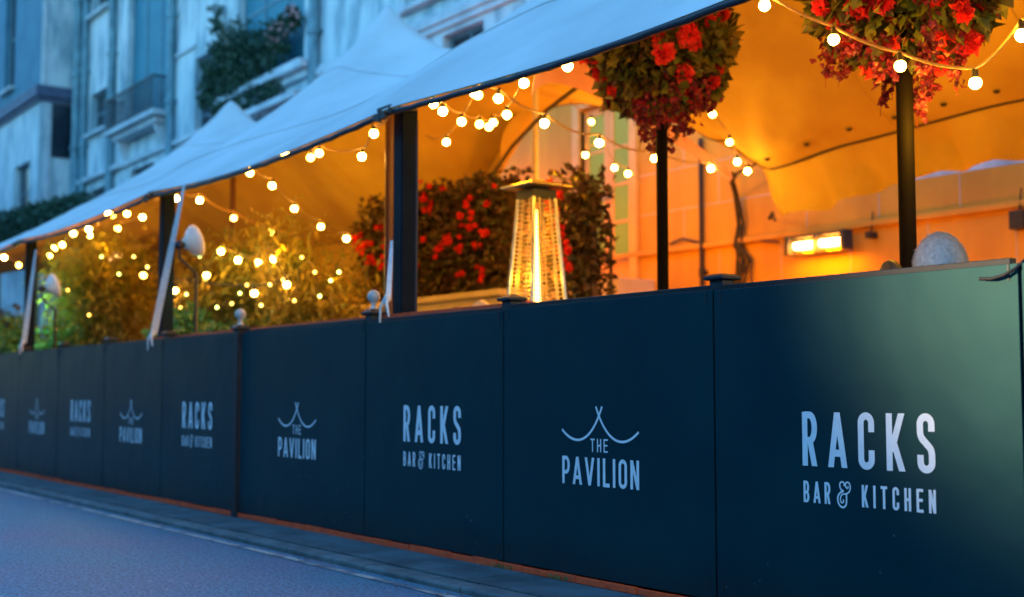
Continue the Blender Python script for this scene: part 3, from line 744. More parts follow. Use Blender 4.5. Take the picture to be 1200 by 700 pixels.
# lower mouldings and ashlar joints in the terrace zone
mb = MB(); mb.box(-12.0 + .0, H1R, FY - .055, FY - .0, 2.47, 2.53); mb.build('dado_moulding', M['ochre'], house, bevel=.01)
mb = MB()
for z in (2.95, 3.42, 3.9): mb.box(X(745) + .1, H1R, FY - .004, FY + .002, z, z + .012)
for z in (.9, 1.45, 2.0): mb.box(X(745) + .1, H1R, FY - .004, FY + .002, z, z + .012)
k = 0
for z0, z1 in ((2.0, 2.46), (2.54, 2.95), (2.96, 3.42), (3.43, 3.9), (1.45, 2.0)):
    x = X(745) + .5 + (k % 2) * .35; k += 1
    while x < 3: mb.box(x, x + .010, FY - .004, FY + .002, z0 + .01, z1 - .002); x += .9
mb.build('ashlar_joint', M['lowwall'], house)
# door
dl, dr, dz0, dz1 = door; e = FY + .05
f = MB(); f.box(dl - .13, dl, FY - .05, e + .05, dz0, dz1 + .12); f.box(dr, dr + .13, FY - .05, e + .05, dz0, dz1 + .12); f.box(dl, dr, FY - .05, e + .05, dz1, dz1 + .12)
f.build('door_frame', M['cream'], house, bevel=.008)
mid = (dl + dr) / 2
for (a, b) in ((dl + .002, mid - .004), (mid + .004, dr - .002)):
    d = MB(); st = .085
    d.box(a, a + st, e, e + .045, dz0, dz1 - .002); d.box(b - st, b, e, e + .045, dz0, dz1 - .002); d.box(a + st, b - st, e, e + .045, dz0, dz0 + .28); d.box(a + st, b - st, e, e + .045, dz1 - .1, dz1 - .002)
    for k in range(1, 4): z = lerp(dz0 + .28, dz1 - .1, k / 4); d.box(a + st, b - st, e + .004, e + .04, z - .018, z + .018)
    o = d.build('door', M['cream'], house, bevel=.004)
    g = MB(); g.box(a + st * .7, b - st * .7, e + .018, e + .024, dz0 + .25, dz1 - .08); g.build('pane', M['glass_warm'], o)
    h = MB(); hx = b - .04 if a < mid - .01 and b < mid else a + .04
    h.tube([(hx, e - .05, dz0 + 1.0), (hx, e - .05, dz0 + 1.12)], .009, 8); h.box(hx - .012, hx + .012, e - .052, e - .001, dz0 + 1.02, dz0 + 1.1); h.build('handle', M['steel'], o)

# second house (left part of the row)
house2 = thing('town_house', (-26, FY, 0), 'pale weathered house in the row with a railed balcony and ivy at the upper left', 'house', 'town houses behind the terrace')
H2L = X(85)
ops2 = [(X(275), X(355), 6.72, 9.6), (X(225), X(249), 5.4, 7.8), (X(143), X(195), 6.98, 12.0), (X(101), X(121), 7.35, 8.35), (X(303), X(352), 4.2, 5.85),
        (X(103), X(124), 4.6, 5.9), (X(150), X(178), 4.6, 6.0), (X(101), X(121), 10.4, 12.0)]
mb = MB(); wall(mb, H2L, H1L - .01, -.1, 14.2, FY - .06, ops2, .26)
mb.build('wall', M['paint'], house2); mb = MB(); mb.quad((H2L, FY + 9, -.1), (H1L, FY + 9, -.1), (H1L, FY + 9, 14.2), (H2L, FY + 9, 14.2)); mb.build('rear_wall', M['paint'], house2)
mb = MB(); mb.box(H2L, H1L - .01, FY - .3, FY + 9.1, 14.2, 14.6); mb.build('roof', M['paint_clean'], house2)
y2 = FY - .06
for i, o_ in enumerate(ops2): window(house2, *o_, y2, 3 if i in (0, 2) else 2, 2 if i != 2 else 1, 'glass_hi' if i in (0, 2) else 'glass', i != 2, fr=.05 if i in (0, 2) else .06)
mb = MB(); mb.box(X(262), X(366), y2 - .24, y2 - .002, 6.50, 6.62); mb.box(X(266), X(364), y2 - .10, y2 - .002, 6.36, 6.49)
mb.box(X(280), X(362), y2 - .30, y2 - .002, 5.98, 6.10); mb.build('window_ledge', M['paint_clean'], house2, bevel=.012)
mb = MB()
for a, b in ((X(98), X(141)), (X(52 + 34), X(99))): mb.box(a, b, y2 - .14, y2 - .002, 6.14, 6.26)
mb.box(X(141), X(262), y2 - .08, y2 - .002, 6.14, 6.24); mb.box(X(200), X(226), y2 - .05, y2 - .002, 8.05, 8.12)
mb.build('string_course', M['paint_clean'], house2, bevel=.01)
mb = MB(); mb.box(X(139), X(199), y2 - .45, y2 - .002, 6.84, 6.95); mb.box(X(143), X(195), y2 - .32, y2 - .002, 6.70, 6.84)
for xx in (X(147), X(191)):
    mb.add([(xx - .07, y2 - .003, 6.1), (xx + .07, y2 - .003, 6.1), (xx - .07, y2 - .003, 6.70), (xx + .07, y2 - .003, 6.70), (xx - .07, y2 - .28, 6.70), (xx + .07, y2 - .28, 6.70)],
           [(0, 1, 5, 4), (0, 4, 2), (1, 3, 5), (2, 4, 5, 3), (0, 2, 3, 1)])
bal = mb.build('balcony', M['paint_clean'], house2, bevel=.01)
mb = MB(); xa, xb = X(141), X(198); yb = y2 - .42
mb.box(xa, xb, yb - .02, yb + .02, 7.66, 7.70); mb.box(xa, xb, yb - .012, yb + .012, 7.02, 7.045)
n = 26
for i in range(n + 1): x = lerp(xa, xb, i / n); mb.box(x - .010, x + .010, yb - .01, yb + .01, 6.95, 7.66)
for x in (xa, xb):
    mb.box(x - .018, x + .018, yb + .02, y2 - .002, 7.66, 7.70)
    for k in range(1, 6): y = lerp(yb, y2, k / 6); mb.box(x - .01, x + .01, y - .01, y + .01, 6.95, 7.66)
mb.build('railing', M['iron'], bal)
# projecting end house
house3 = thing('bay_house', (H2L - 4, 5.2, 0), 'projecting house at the far left with dark blue cornice and painted corner', 'house')
BY = 5.2; BL = H2L - 14; bx = H2L - .002
opsb = [(H2L - 3.7, H2L - 2.6, 9.2, 12.2), (H2L - 2.3, H2L - .8, 5.4, 6.9), (H2L - 6.5, H2L - 5.0, 5.4, 7.2), (H2L - 6.5, H2L - 5.0, 9.2, 12.2)]
mb = MB(); wall(mb, BL, bx, -.1, 8.45, BY, [o for o in opsb if o[2] < 8], mi=0); mb.build('wall', M['paint'], house3); mb = MB(); wall(mb, BL, bx, 8.451, 14.5, BY, [o for o in opsb if o[2] > 8])
mb.build('upper_wall', M['paint_blue'], house3); mb = MB()
mb.quad((bx, BY, -.1), (bx, y2, -.1), (bx, y2, 14.5), (bx, BY, 14.5)); mb.build('side_wall', M['paint'], house3); mb = MB(); mb.quad((BL, BY, -.1), (BL, BY + 9, -.1), (BL, BY + 9, 14.5), (BL, BY, 14.5))
mb.build('side_wall', M['paint'], house3)
for o_ in opsb: window(house3, *o_, BY, 1, 2)
mb = MB(); mb.box(BL, bx + .12, BY - .14, BY - .002, 8.42, 8.72); mb.box(BL, bx + .05, BY - .07, BY - .003, 8.30, 8.42)
mb.box(bx + .002, bx + .12, BY - .0, y2 - .002, 8.42, 8.72); mb.box(bx + .002, bx + .05, BY, y2 - .002, 8.30, 8.42); mb.build('cornice', M['ledge_blue'], house3, bevel=.02)
mb = MB(); mb.box(bx + .003, bx + .03, BY + .30, y2 - .05, 6.9, 8.28); mb.build('side_window', M['glass'], house3)
mb = MB(); mb.box(bx + .003, bx + .05, BY + .14, BY + .28, 2, 8.29); mb.box(bx + .004, bx + .05, BY + .02, BY + .12, 8.73, 14.2); mb.build('corner_pilaster', M['paint_clean'], house3, bevel=.008)
mb = MB(); mb.box(BL, bx + .1, BY - .2, BY + 9, 14.5, 14.8); mb.build('roof', M['paint_clean'], house3)
# downpipes
def pipe(px, y, r, lab, z0=.2, z1=13.8, off=.1, m='pipe'):
    x = X(px, y); t = thing('downpipe', (x, y - off, z0), lab, 'drainpipe', 'drainpipes on the house fronts')
    mb = MB(); mb.tube([(x, y - off, z0), (x, y - off, z1)], r, 10); mb.build('pipe', M[m], t)
    z = z0 + 1.2
    while z < z1:
        mb = MB(); mb.tube([(x, y - off, z - .05), (x, y - off, z + .05)], r * 1.3, 10); mb.box(x - r * 1.8, x + r * 1.8, y - off + r * .4, y - .001, z - .02, z + .02); mb.build('collar', M[m], t); z += 1.9
pipe(369, FY, .09, 'thick drainpipe at the joint between the two houses, right of the ivy')
pipe(198, y2, .09, 'drainpipe at the right edge of the balcony recess')
pipe(127, y2, .10, 'drainpipe just left of the balcony recess')
pipe(88, y2, .12, 'left one of a close pair of drainpipes beside the projecting house', off=.14)
pipe(95, y2, .08, 'right one of a close pair of drainpipes beside the projecting house')
pipe(828, FY, .028, 'thin pipe on the orange-lit wall left of the gathered tent corner', z0=1.0, z1=3.7, off=.05, m='cable')

# ------------------------------------------------------------------ foliage
def leaf_cloud(mb, centers, n, ln, w, droop=.3, spread=1.0):
    for _ in range(n):
        c, r = R.choice(centers); d = ru(); rr = R.random() ** .45
        p = Vector(c) + Vector((d.x * r[0], d.y * r[1], d.z * r[2])) * rr
        q = (d * .7 + ru() * .8 + Vector((0, 0, -droop))); l = ln * R.uniform(.6, 1.3)
        mb.leaf(p, q, ru(), l, w * R.uniform(.7, 1.2))
# climbing ivy on the second house
t = thing('climbing_plant', (X(262), y2 - .1, 4), 'dark ivy climbing round the upper window of the weathered house', 'climbing plant')
mb = MB(); stems = MB()
ivc = []
for (px, py, r) in ((254, 30, .22), (254, 55, .25), (253, 85, .3), (262, 60, .35), (275, 48, .5), (290, 55, .6), (283, 75, .6), (300, 70, .5), (310, 48, .4), (322, 35, .3), (270, 95, .6), (285, 100, .6), (318, 62, .35),
                    (335, 25, .2), (345, 18, .2), (300, 112, .4), (318, 108, .35), (248, 95, .4), (255, 112, .4), (265, 125, .5), (240, 110, .3), (330, 52, .25), (243, 75, .1), (253, 10, .12)):
    p = at(px, py, y2 - .16); ivc += [(p, (r, .12, r * .9))] * max(1, int(r * 10))
leaf_cloud(mb, ivc, 3300, .11, .09, .8); mb.build('foliage', M['leaf_ivy'], t)
for k in range(22):
    a = at(250 + R.uniform(-4, 30), 130, y2 - .06); b = at(R.uniform(250, 320), R.uniform(20, 70), y2 - .08)
    stems.tube([a, a.lerp(b, .4) + Vector((R.uniform(-.3, .3), 0, 0)), a.lerp(b, .7) + Vector((R.uniform(-.2, .2), 0, 0)), b], [.03, .02, .015, .008], 6)
stems.build('stem', M['cane'], t)
t = thing('flowering_plant', at(325, 48, y2 - .3), 'pinkish flowers on the upper window sill beside the ivy', 'plant')
mb = MB(); leaf_cloud(mb, [(at(322, 45, y2 - .25), (.25, .15, .3)), (at(333, 30, y2 - .25), (.2, .12, .28)), (at(345, 15, y2 - .25), (.15, .12, .2))], 70, .07, .06); mb.build('blossom', M['pinkcloth'], t)
mb = MB(); leaf_cloud(mb, [(at(325, 46, y2 - .2), (.3, .15, .3)), (at(338, 26, y2 - .2), (.25, .12, .3))], 140, .1, .07); mb.build('foliage', M['leaf_ivy'], t)
t = thing('climbing_plant', at(62, 175, y2 - .5), 'small dark ivy hanging beside the projecting house under its cornice', 'climbing plant')
mb = MB(); leaf_cloud(mb, [(at(72, 150, y2 - .1), (.4, .15, .5)), (at(66, 170, y2 - .2), (.4, .15, .5)), (at(58, 190, y2 - .3), (.35, .15, .5))], 900, .14, .1, .7); mb.build('foliage', M['leaf_ivy'], t)
# dark hedge behind the far end of the tent roof
t = thing('hedge', (-34, 4.8, 0), 'dark green hedge at the far left just above the tent roof', 'hedge')
mb = MB(); cs = []
for px in range(-15, 100, 7): cs.append((at(px, 262 - px * .22, 4.6) + Vector((0, 0, -.15)), (.9, .4, .42)))
leaf_cloud(mb, cs, 4200, .16, .09, .2); mb.build('foliage', M['leaf_ivy'], t)
for px in (0, 45, 85):
    p = at(px, 262, 4.6); mb = MB(); mb.tube([(p.x, p.y, 0), (p.x + .1, p.y, p.z * .6), (p.x, p.y, p.z)], [.07, .05, .03], 7); mb.build('trunk', M['cane'], t)

def planter(name, x, y, sx, sy, h, lab):
    t = thing(name, (x, y, .17), lab, 'planter', 'grey planters behind the fence')
    mb = MB(); mb.box(x - sx, x + sx, y - sy, y - sy + .03, .17, .17 + h); mb.box(x - sx, x + sx, y + sy - .03, y + sy, .17, .17 + h)
    mb.box(x - sx, x - sx + .03, y - sy + .03, y + sy - .03, .17, .17 + h); mb.box(x + sx - .03, x + sx, y - sy + .03, y + sy - .03, .17, .17 + h); mb.build('box', M['pot'], t, bevel=.006)
    mb = MB(); mb.box(x - sx + .03, x + sx - .03, y - sy + .03, y + sy - .03, .18, .17 + h - .04); mb.build('soil', M['earth'], t)
def bamboo(px, y, w, top, n, leaf, lab, m='bamboo', low=.55):
    """upright canes with drooping narrow leaves"""
    c = at(px, 460, y); x = c.x
    planter('planter', x, y, w, .2, .42, 'grey planter box holding ' + lab.split(',')[0].replace('the ', ''))
    t = thing('bamboo', (x, y, .55), lab, 'bamboo', 'bamboo plants behind the fence')
    st = MB(); lf = MB()
    for k in range(n):
        a = Vector((x + R.uniform(-w, w) * .9, y + R.uniform(-.15, .15), .5)); h = top * R.uniform(.72, 1.02) - .5
        lean = Vector((R.uniform(-.22, .22), R.uniform(-.2, .2), 0)); pts = []
        for i in range(7): q = i / 6; pts.append(a + Vector((0, 0, h * q)) + lean * q * q * 1.4)
        st.tube(pts, [.007 * (1 - .75 * i / 6) for i in range(7)], 5)
        for i in range(int(leaf * 2.3)):
            q = R.uniform(low - .5, 1.02) ; q = max(.1, q); j = min(5, int(q * 6)); p = pts[j].lerp(pts[j + 1], q * 6 - j if j < 6 else 0)
            p = p + Vector((R.gauss(0, .10), R.gauss(0, .09), R.gauss(0, .06)))
            d = Vector((R.uniform(-1, 1), R.uniform(-1, 1), R.uniform(-.9, .35))); lf.leaf(p, d, Vector((0, 0, 1)) + rv(.5), R.uniform(.08, .16), R.uniform(.018, .032))
    st.build('canes', M['cane'], t); lf.build('foliage', M[m], t)
bamboo(95, 1.0, .55, 2.72, 60, 85, 'feathery bamboo between the two left tent posts, cream-lit and wide')
bamboo(140, 1.3, .55, 2.80, 60, 85, 'feathery bamboo just left of the second tent post, glowing orange')
bamboo(238, 1.2, .38, 2.35, 40, 90, 'leafy bamboo just right of the long white strap')
bamboo(292, 1.4, .40, 2.42, 44, 90, 'leafy bamboo behind the full-height post with the ball finial', 'olive')
bamboo(345, 1.3, .36, 2.40, 36, 80, 'sparse golden bamboo right of the full-height post', 'bamboo')
bamboo(392, 1.5, .30, 2.05, 22, 65, 'low golden bamboo left of the thick tent post')
def shrub(px, y, rx, rz, zc, n, m, lab, ln=.09, w=.06):
    c = at(px, 460, y); t = thing('shrub', (c.x, y, .17), lab, 'shrub', 'leafy shrubs behind the fence')
    mb = MB(); cs = [((c.x + R.uniform(-rx, rx) * .6, y + R.uniform(-.2, .2), zc + R.uniform(-rz, rz) * .6), (rx * .5, .22, rz * .5)) for _ in range(12)]
    leaf_cloud(mb, cs, n, ln, w, .3); mb.build('foliage', M[m], t)
    mb = MB()
    for k in range(5): mb.tube([(c.x + R.uniform(-.1, .1), y, .17), (c.x + R.uniform(-.2, .2), y, zc * .6), (c.x + R.uniform(-rx, rx) * .6, y, zc + rz * .3)], [.018, .012, .005], 6)
    mb.build('stem', M['cane'], t)
shrub(12, .75, .55, .45, 1.45, 1500, 'leaf_bright', 'bright green leafy shrub left of the farthest tent post')
shrub(62, .75, .5, .40, 1.4, 1300, 'leaf_bright', 'bright green leafy shrub between the farthest tent post and the bamboo')
shrub(222, .7, .28, .30, 1.38, 800, 'leaf_bright', 'bright green shrub at the foot of the second tent post')
shrub(262, .8, .25, .22, 1.32, 500, 'leaf', 'low green shrub left of the full-height dark post')
shrub(160, 3.3, .9, .5, 2.75, 1500, 'leaf_dark', 'dark red-leaved shrub high under the tent, above the far orange heater', .12, .07)
shrub(-5, 1.9, 1.0, .7, 2.0, 1500, 'leaf', 'dark green shrub in shade at the far left edge under the tent', .12, .07)

def flower_mesh(m, r=.045, n=26):
    n = int(n * 1.8)
    mb = MB()
    for _ in range(n):
        d = ru(); mb.leaf(d * r * .2, d, ru(), r * R.uniform(.55, .85), r * .9)
    o = mb.build('bloom', m); me = o.data; bpy.data.objects.remove(o); return me
BL1 = flower_mesh(M['red'], .055, 34); BL2 = flower_mesh(M['redhot'], .045, 28); BL3 = flower_mesh(M['darkred'], .035, 24)
# flower hedge on low wall
LWY = 2.95
def hedge(px0, px1, z0, z1, y, lab, nb):
    x0, x1 = ts(px0, y), ts(px1, y); t = thing('flower_hedge', ((x0 + x1) / 2, y, z0), lab, 'hedge', 'flowering hedges behind the heater')
    mb = MB(); n = int(2600 * (x1 - x0))
    for _ in range(n):
        p = Vector((R.uniform(x0, x1), y + R.uniform(-.12, .3), R.uniform(z0, z1 + .06 * math.sin(R.random() * 9) + .03)))
        mb.leaf(p, Vector((R.uniform(-1, 1), -1 + R.random(), R.uniform(-1, .6))), ru(), R.uniform(.06, .11), .055)
    mb.build('foliage', M['leaf_dark'], t)
    mb = MB(); mb.box(x0 + .1, x1 - .1, y + .1, y + .16, z0, z1 - .1); mb.build('backing', M['wood'], t)
    for k in range(nb):
        cx = lerp(x0 + .08, x1 - .08, ((k * .618) % 1)); cz = R.uniform(z0 + .05, z1 - .06)
        for q in range(R.randint(2, 5)):
            o = part(BL3, 'bloom', t, Vector((cx + R.gauss(0, .06), y - .14 + R.uniform(-.04, .04), cz + R.gauss(0, .09))) - t.location)
            s = R.uniform(.7, 1.25); o.scale = (s, s, s); o.rotation_euler = (R.random() * 6, R.random() * 6, R.random() * 6)
hedge(424, 598, 1.78, 2.86, LWY, 'dark hedge with red flowers between the thick tent post and the pyramid heater', 34)
hedge(650, 692, 1.60, 2.56, 2.5, 'dark hedge with red flowers right of the pyramid heater, beside the door', 8)
t = thing('low_wall', (ts(500, 2.9), 2.9, .17), 'cream low wall under the red-flowered hedge behind the thick post', 'wall')
mb = MB(); mb.box(ts(422, 2.9), ts(600, 2.9), 2.78, 3.3, .17, 1.74); mb.build('wall_face', M['lowwall'], t, bevel=.01)
mb = MB(); mb.box(ts(420, 2.9), ts(602, 2.9), 2.74, 3.34, 1.74, 1.80); mb.build('coping', M['lowwall'], t, bevel=.01)
t = thing('low_wall', (ts(676, 2.5), 2.5, .17), 'cream low wall under the small hedge right of the pyramid heater', 'wall')
mb = MB(); mb.box(ts(646, 2.5), ts(712, 2.5), 2.36, 2.85, .17, 1.58); mb.build('wall_face', M['lowwall'], t, bevel=.01)
# entrance steps and handrail
t = thing('entrance_steps', ((dl + dr) / 2, 5.6, .17), 'steps leading up to the glazed double door', 'steps')
for k in range(9):
    mb = MB(); z1 = dz0 - .02 - k * .23; mb.box(dl - .4, dr + .4, FY - .30 - k * .26 - .26, FY - .04 - k * .26 - .26 if k else FY - .003, .17, z1) if z1 > .3 else None
    if mb.v: mb.build('step', M['lowwall'], t, bevel=.01)
t = thing('handrail', at(712, 330, 3.4), 'curved dark iron handrail beside the steps to the glazed door', 'handrail')
mb = MB(); mb.tube([at(690, 225, 4.2), at(703, 238, 3.9), at(713, 252, 3.6), at(716, 265, 3.5)], .016, 8); mb.tube([at(716, 262, 3.5), at(716, 350, 3.5)], .016, 8); mb.tube([at(703, 240, 3.9), at(703, 350, 3.9)], .010, 8)
mb.build('rail', M['cable'], t)

# hanging flower clusters round the pole tops
def flower_ball(x, y, z, rx, rz, lab, seed):
    t = thing('flower_cluster', (x, y, z), lab, 'flower cluster', 'flower clusters round the black poles')
    c = Vector((x, y, z))
    def shell(n, m, name, ln, w, zs=1, inner=.5, off=0, droop=.3):
        mb = MB()
        for _ in range(n):
            d = ru(); f = 1 + .16 * noise.noise(d * 2.2 + Vector((seed, off, 0)))
            k = inner + (1 - inner) * R.random() ** .6
            p = c + Vector((d.x * rx, d.y * rx, d.z * rz * zs)) * k * f
            mb.leaf(p, d + ru() * .7 - Vector((0, 0, droop)), ru(), ln * R.uniform(.6, 1.3), w * R.uniform(.7, 1.2))
        return mb.build(name, M[m], t)
    shell(1900, 'olive', 'foliage', .085, .068, inner=.6)
    shell(800, 'leaf_dark', 'dark_foliage', .08, .055)
    # trailing burgundy sprays
    for k in range(17):
        a = k / 17 * 2 * PI + R.uniform(-.2, .2); rr = rx * R.uniform(.25, .92)
        p0 = c + Vector((math.cos(a) * rr, math.sin(a) * rr, -rz * math.sqrt(max(.05, 1 - (rr / rx) ** 2)) * .75)); L = R.uniform(.2, .42)
        mb = MB(); mb.tube([p0 + Vector((0, 0, .1)), p0, p0 - Vector((R.uniform(-.04, .04), 0, L))], [.004, .003, .002], 4)
        for q in range(70):
            kk = R.random(); p = p0 + Vector((R.gauss(0, .035 * (1.25 - kk)), R.gauss(0, .035 * (1.25 - kk)), -L * kk + .05))
            mb.leaf(p, ru() - Vector((0, 0, .4)), ru(), R.uniform(.028, .048), .042)
        mb.build('trailing_spray', M['purple'], t)
    for k in range(74):
        d = ru(); 
        if d.z > .8: d.z = .2
        p = Vector((d.x * rx, d.y * rx, d.z * rz)) * R.uniform(.88, 1.06)
        o = part(BL1 if k % 2 else BL2, 'bloom', t, p); s = R.uniform(.9, 1.8); o.scale = (s, s, s); o.rotation_euler = (R.random() * 6, R.random() * 6, R.random() * 6)
    mb = MB(); mb.lathe((x, y, z - rz * .35), [(.06, -.02), (.2, .0), (.26, .12), (.24, .13)], 14); mb.build('basket', M['iron'], t)
flower_ball(FP[0][0], 1.6, 3.05, .44, .43, 'round cluster of red flowers and leaves on the slim black pole, left one', 1)
flower_ball(FP[1][0], 1.6, 2.97, .47, .43, 'large cluster of red flowers with trailing burgundy sprays, cut by the top edge at right', 5)

# ------------------------------------------------------------------ pyramid heater
hy = 1.76; hp = at(629, 460, hy); hx = hp.x; H0 = .17
t = thing('pyramid_heater', (hx, hy, H0), 'steel pyramid patio heater with glowing glass tube and square hood', 'patio heater')
zt = 2.28
mb = MB(); mb.pyramid((hx, hy, 0), [(.22, H0 + .02), (.22, H0 + .62), (.205, H0 + .66)]); mb.build('base', M['steel'], t, bevel=.01)
b0, b1, zb = .20, .095, H0 + .66
for sx, sy in ((-1, -1), (1, -1), (1, 1), (-1, 1)):
    mb = MB(); mb.tube([(hx + sx * b0, hy + sy * b0, zb), (hx + sx * b1, hy + sy * b1, zt)], .016, 6); mb.build('corner_bar', M['steel'], t)
for (ax, ay, bx_, by_) in ((-1, -1, 1, -1), (1, -1, 1, 1), (1, 1, -1, 1), (-1, 1, -1, -1)):
    mb = MB(); n = 46
    for i in range(n):
        k = (i + .5) / n; h = lerp(b0, b1, k) * .99; z = lerp(zb, zt, k)
        a = Vector((hx + ax * h, hy + ay * h, z)); b = Vector((hx + bx_ * h, hy + by_ * h, z))
        if i % 1 == 0: mb.tube([a, b], .0032, 4, False)
    for q in (.27, .73):
        mb.tube([(hx + lerp(ax, bx_, q) * b0, hy + lerp(ay, by_, q) * b0, zb), (hx + lerp(ax, bx_, q) * b1, hy + lerp(ay, by_, q) * b1, zt)], .006, 4, False)
    mb.build('guard', M['mesh'], t)
mb = MB(); mb.tube([(hx, hy, zb), (hx, hy, zt)], .048, 16, False); tb = mb.build('glass_tube', M['tube'], t)
mb = MB(); mb.tube([(hx, hy, zb + .02), (hx, hy, zb + .4), (hx + .004, hy, zb + .8), (hx - .003, hy, zt - .25), (hx, hy, zt - .08)], [.030, .030, .020, .010, .004], 10); mb.build('flame', M['flame'], t)
mb = MB(); mb.pyramid((hx, hy, 0), [(.105, zt), (.105, zt + .06), (.08, zt + .07)]); mb.build('burner_head', M['iron'], t)
mb = MB(); mb.pyramid((hx, hy, 0), [(.185, zt + .075), (.19, zt + .09), (.10, zt + .12), (.01, zt + .14)]); mb.build('hood', M['steel'], t, bevel=.004)

# ------------------------------------------------------------------ wall heaters
def wall_heater(x, z, y, w, lab, tubes=2):
    t = thing('wall_heater', (x, y - .12, z), lab, 'wall heater', 'glowing infrared wall heaters')
    mb = MB(); mb.box(x - w / 2, x + w / 2, y - .20, y - .10, z + .075, z + .105); mb.box(x - w / 2, x + w / 2, y - .13, y - .10, z - .09, z + .075)
    mb.box(x - w / 2 - .05, x - w / 2, y - .24, y - .10, z - .09, z + .105); mb.box(x + w / 2, x + w / 2 + .05, y - .24, y - .10, z - .09, z + .105); mb.box(x - .015, x + .015, y - .235, y - .13, z - .09, z + .09)
    mb.build('housing', M['iron'], t, bevel=.005)
    mb = MB(); mb.box(x - w / 2 + .02, x + w / 2 - .02, y - .137, y - .131, z - .07, z + .07); mb.build('reflector', M['reflector'], t)
    for s in (-1, 1):
        mb = MB(); c = x + s * w / 4
        mb.tube([(c - w / 4 + .04, y - .17, z - .0), (c + w / 4 - .04, y - .17, z - .0)], .038, 12); mb.build('element', M['ir'], t)
    mb = MB(); mb.box(x - .08, x - .04, y - .10, y - .001, z - .03, z + .03); mb.box(x + .04, x + .08, y - .10, y - .001, z - .03, z + .03); mb.build('mount', M['iron'], t)
wh = at(960, 286, FY - .15); wall_heater(wh.x, wh.z, FY, .66, 'glowing twin-tube heater on the orange-lit wall at the right')
w2 = at(138, 305, 3.4); 
t = thing('wall_post', (w2.x, 3.6, .17), 'short rendered pier carrying the far orange heater', 'pier')
mb = MB(); mb.box(w2.x - .8, w2.x + .8, 3.45, 3.65, .17, w2.z + .2); mb.build('pier_face', M['lowwall'], t, bevel=.01)
wall_heater(w2.x, w2.z, 3.45, 1.5, 'far orange heater glowing above the bamboo at the left')
# floodlights
def flood(px, py, y, s, lab, m='white'):
    c = at(px, py, y); t = thing('floodlight', c, lab, 'floodlight', 'white rounded floodlights on the left')
    mb = MB(); ax = (right * .72 + Vector((0, 0, .30)) + fwd_h * .55).normalized(); ux = ax.orthogonal().normalized(); wx = ax.cross(ux)
    prof = [(.001, -.07), (.05, -.065), (.07, -.03), (.115, .0), (.145, .04), (.145, .055), (.135, .05)]
    n = 18; vs = []
    for r, h in prof:
        for j in range(n): q = 2 * PI * j / n; vs.append(c + (ax * h + (ux * math.cos(q) + wx * math.sin(q)) * r) * s)
    mb.add(vs, [(i * n + j, i * n + (j + 1) % n, (i + 1) * n + (j + 1) % n, (i + 1) * n + j) for i in range(len(prof) - 1) for j in range(n)], True)
    mb.build('shell', M[m], t)
    mb = MB(); e = c + ax * .045 * s; vs = [e + (ux * math.cos(2 * PI * j / n) + wx * math.sin(2 * PI * j / n)) * .136 * s for j in range(n)]
    mb.add(vs, [tuple(range(n))]); mb.build('lens', M['strap'], t)
    k = c - ax * .11 * s; mb = MB(); mb.lathe(k, [(.001, -.045 * s), (.04 * s, -.02 * s), (.045 * s, .02 * s), (.001, .05 * s)], 10)
    mb.tube([k, k + Vector((0, 0, -.1)), c + Vector((0, .05, -.25)), Vector((c.x, c.y + .05, .17))], [.012, .012, .014, .02], 8); mb.build('stand', M['black'], t)
flood(224, 284, .12, .92, 'white rounded floodlight beside the long white strap')
flood(60, 336, .12, .9, 'white rounded floodlight by the farthest tent post')
# black bits on the right wall
def wallbox(px, py, w, h, lab):
    c = at(px, py, FY - .05); t = MB(); t.box(c.x - w / 2, c.x + w / 2, FY - .12, FY - .001, c.z - h / 2, c.z + h / 2); t.tube([(c.x, FY - .06, c.z + h / 2), (c.x, FY - .03, c.z + h / 2 + .2)], .008, 6)
    tag(t.build('wall_speaker', M['black'], bevel=.008), lab, 'speaker')
wallbox(1196, 258, .14, .16, 'small black box on the orange-lit wall at the right edge')
wallbox(1022, 276, .06, .06, 'tiny black junction box right of the glowing wall heater')
# cable bundle from gathered corner
t = thing('cable_bundle', at(870, 300, FY - .1), 'tangled bundle of dark cables on the wall under the gathered tent corner', 'cables')
for k in range(9):
    j = lambda s=4: R.uniform(-s, s)
    mb = MB(); mb.tube([at(856 + j(2), 206, FY - .5), at(862 + j(3), 228, FY - .1), at(868 + j(4), 262, FY - .05), at(866 + j(7), 285 + j(), FY - .05), at(872 + j(9), 305, FY - .04), at(868 + j(16), 340, FY - .04)], .012 + .006 * R.random(), 5); mb.build('cable', M['cable'], t)
mb = MB(); mb.tube([at(785, 286, FY - .03), at(800, 280, FY - .04), at(830, 287, FY - .04), at(862, 285, FY - .04)], .014, 5); mb.tube([at(868, 285, FY - .04), at(890, 282, FY - .04), at(913, 284, FY - .1)], .011, 5); mb.build('cable', M['cable'], t)
mb = MB(); mb.tube([at(886, 180 + 12, 5.0), at(856, 207, 5.0), at(856, 207, FY - .02)], .012, 6); mb.lathe(at(858, 207, 5.0), [(.001, -.05), (.04, -.02), (.045, .02), (.001, .05)], 8)
mb.tube([at(902, 256, 5.0), at(905, 250, 5.1), at(908, 258, FY - .1)], .02, 6); mb.build('tie_rope', M['rope_dark'], t)

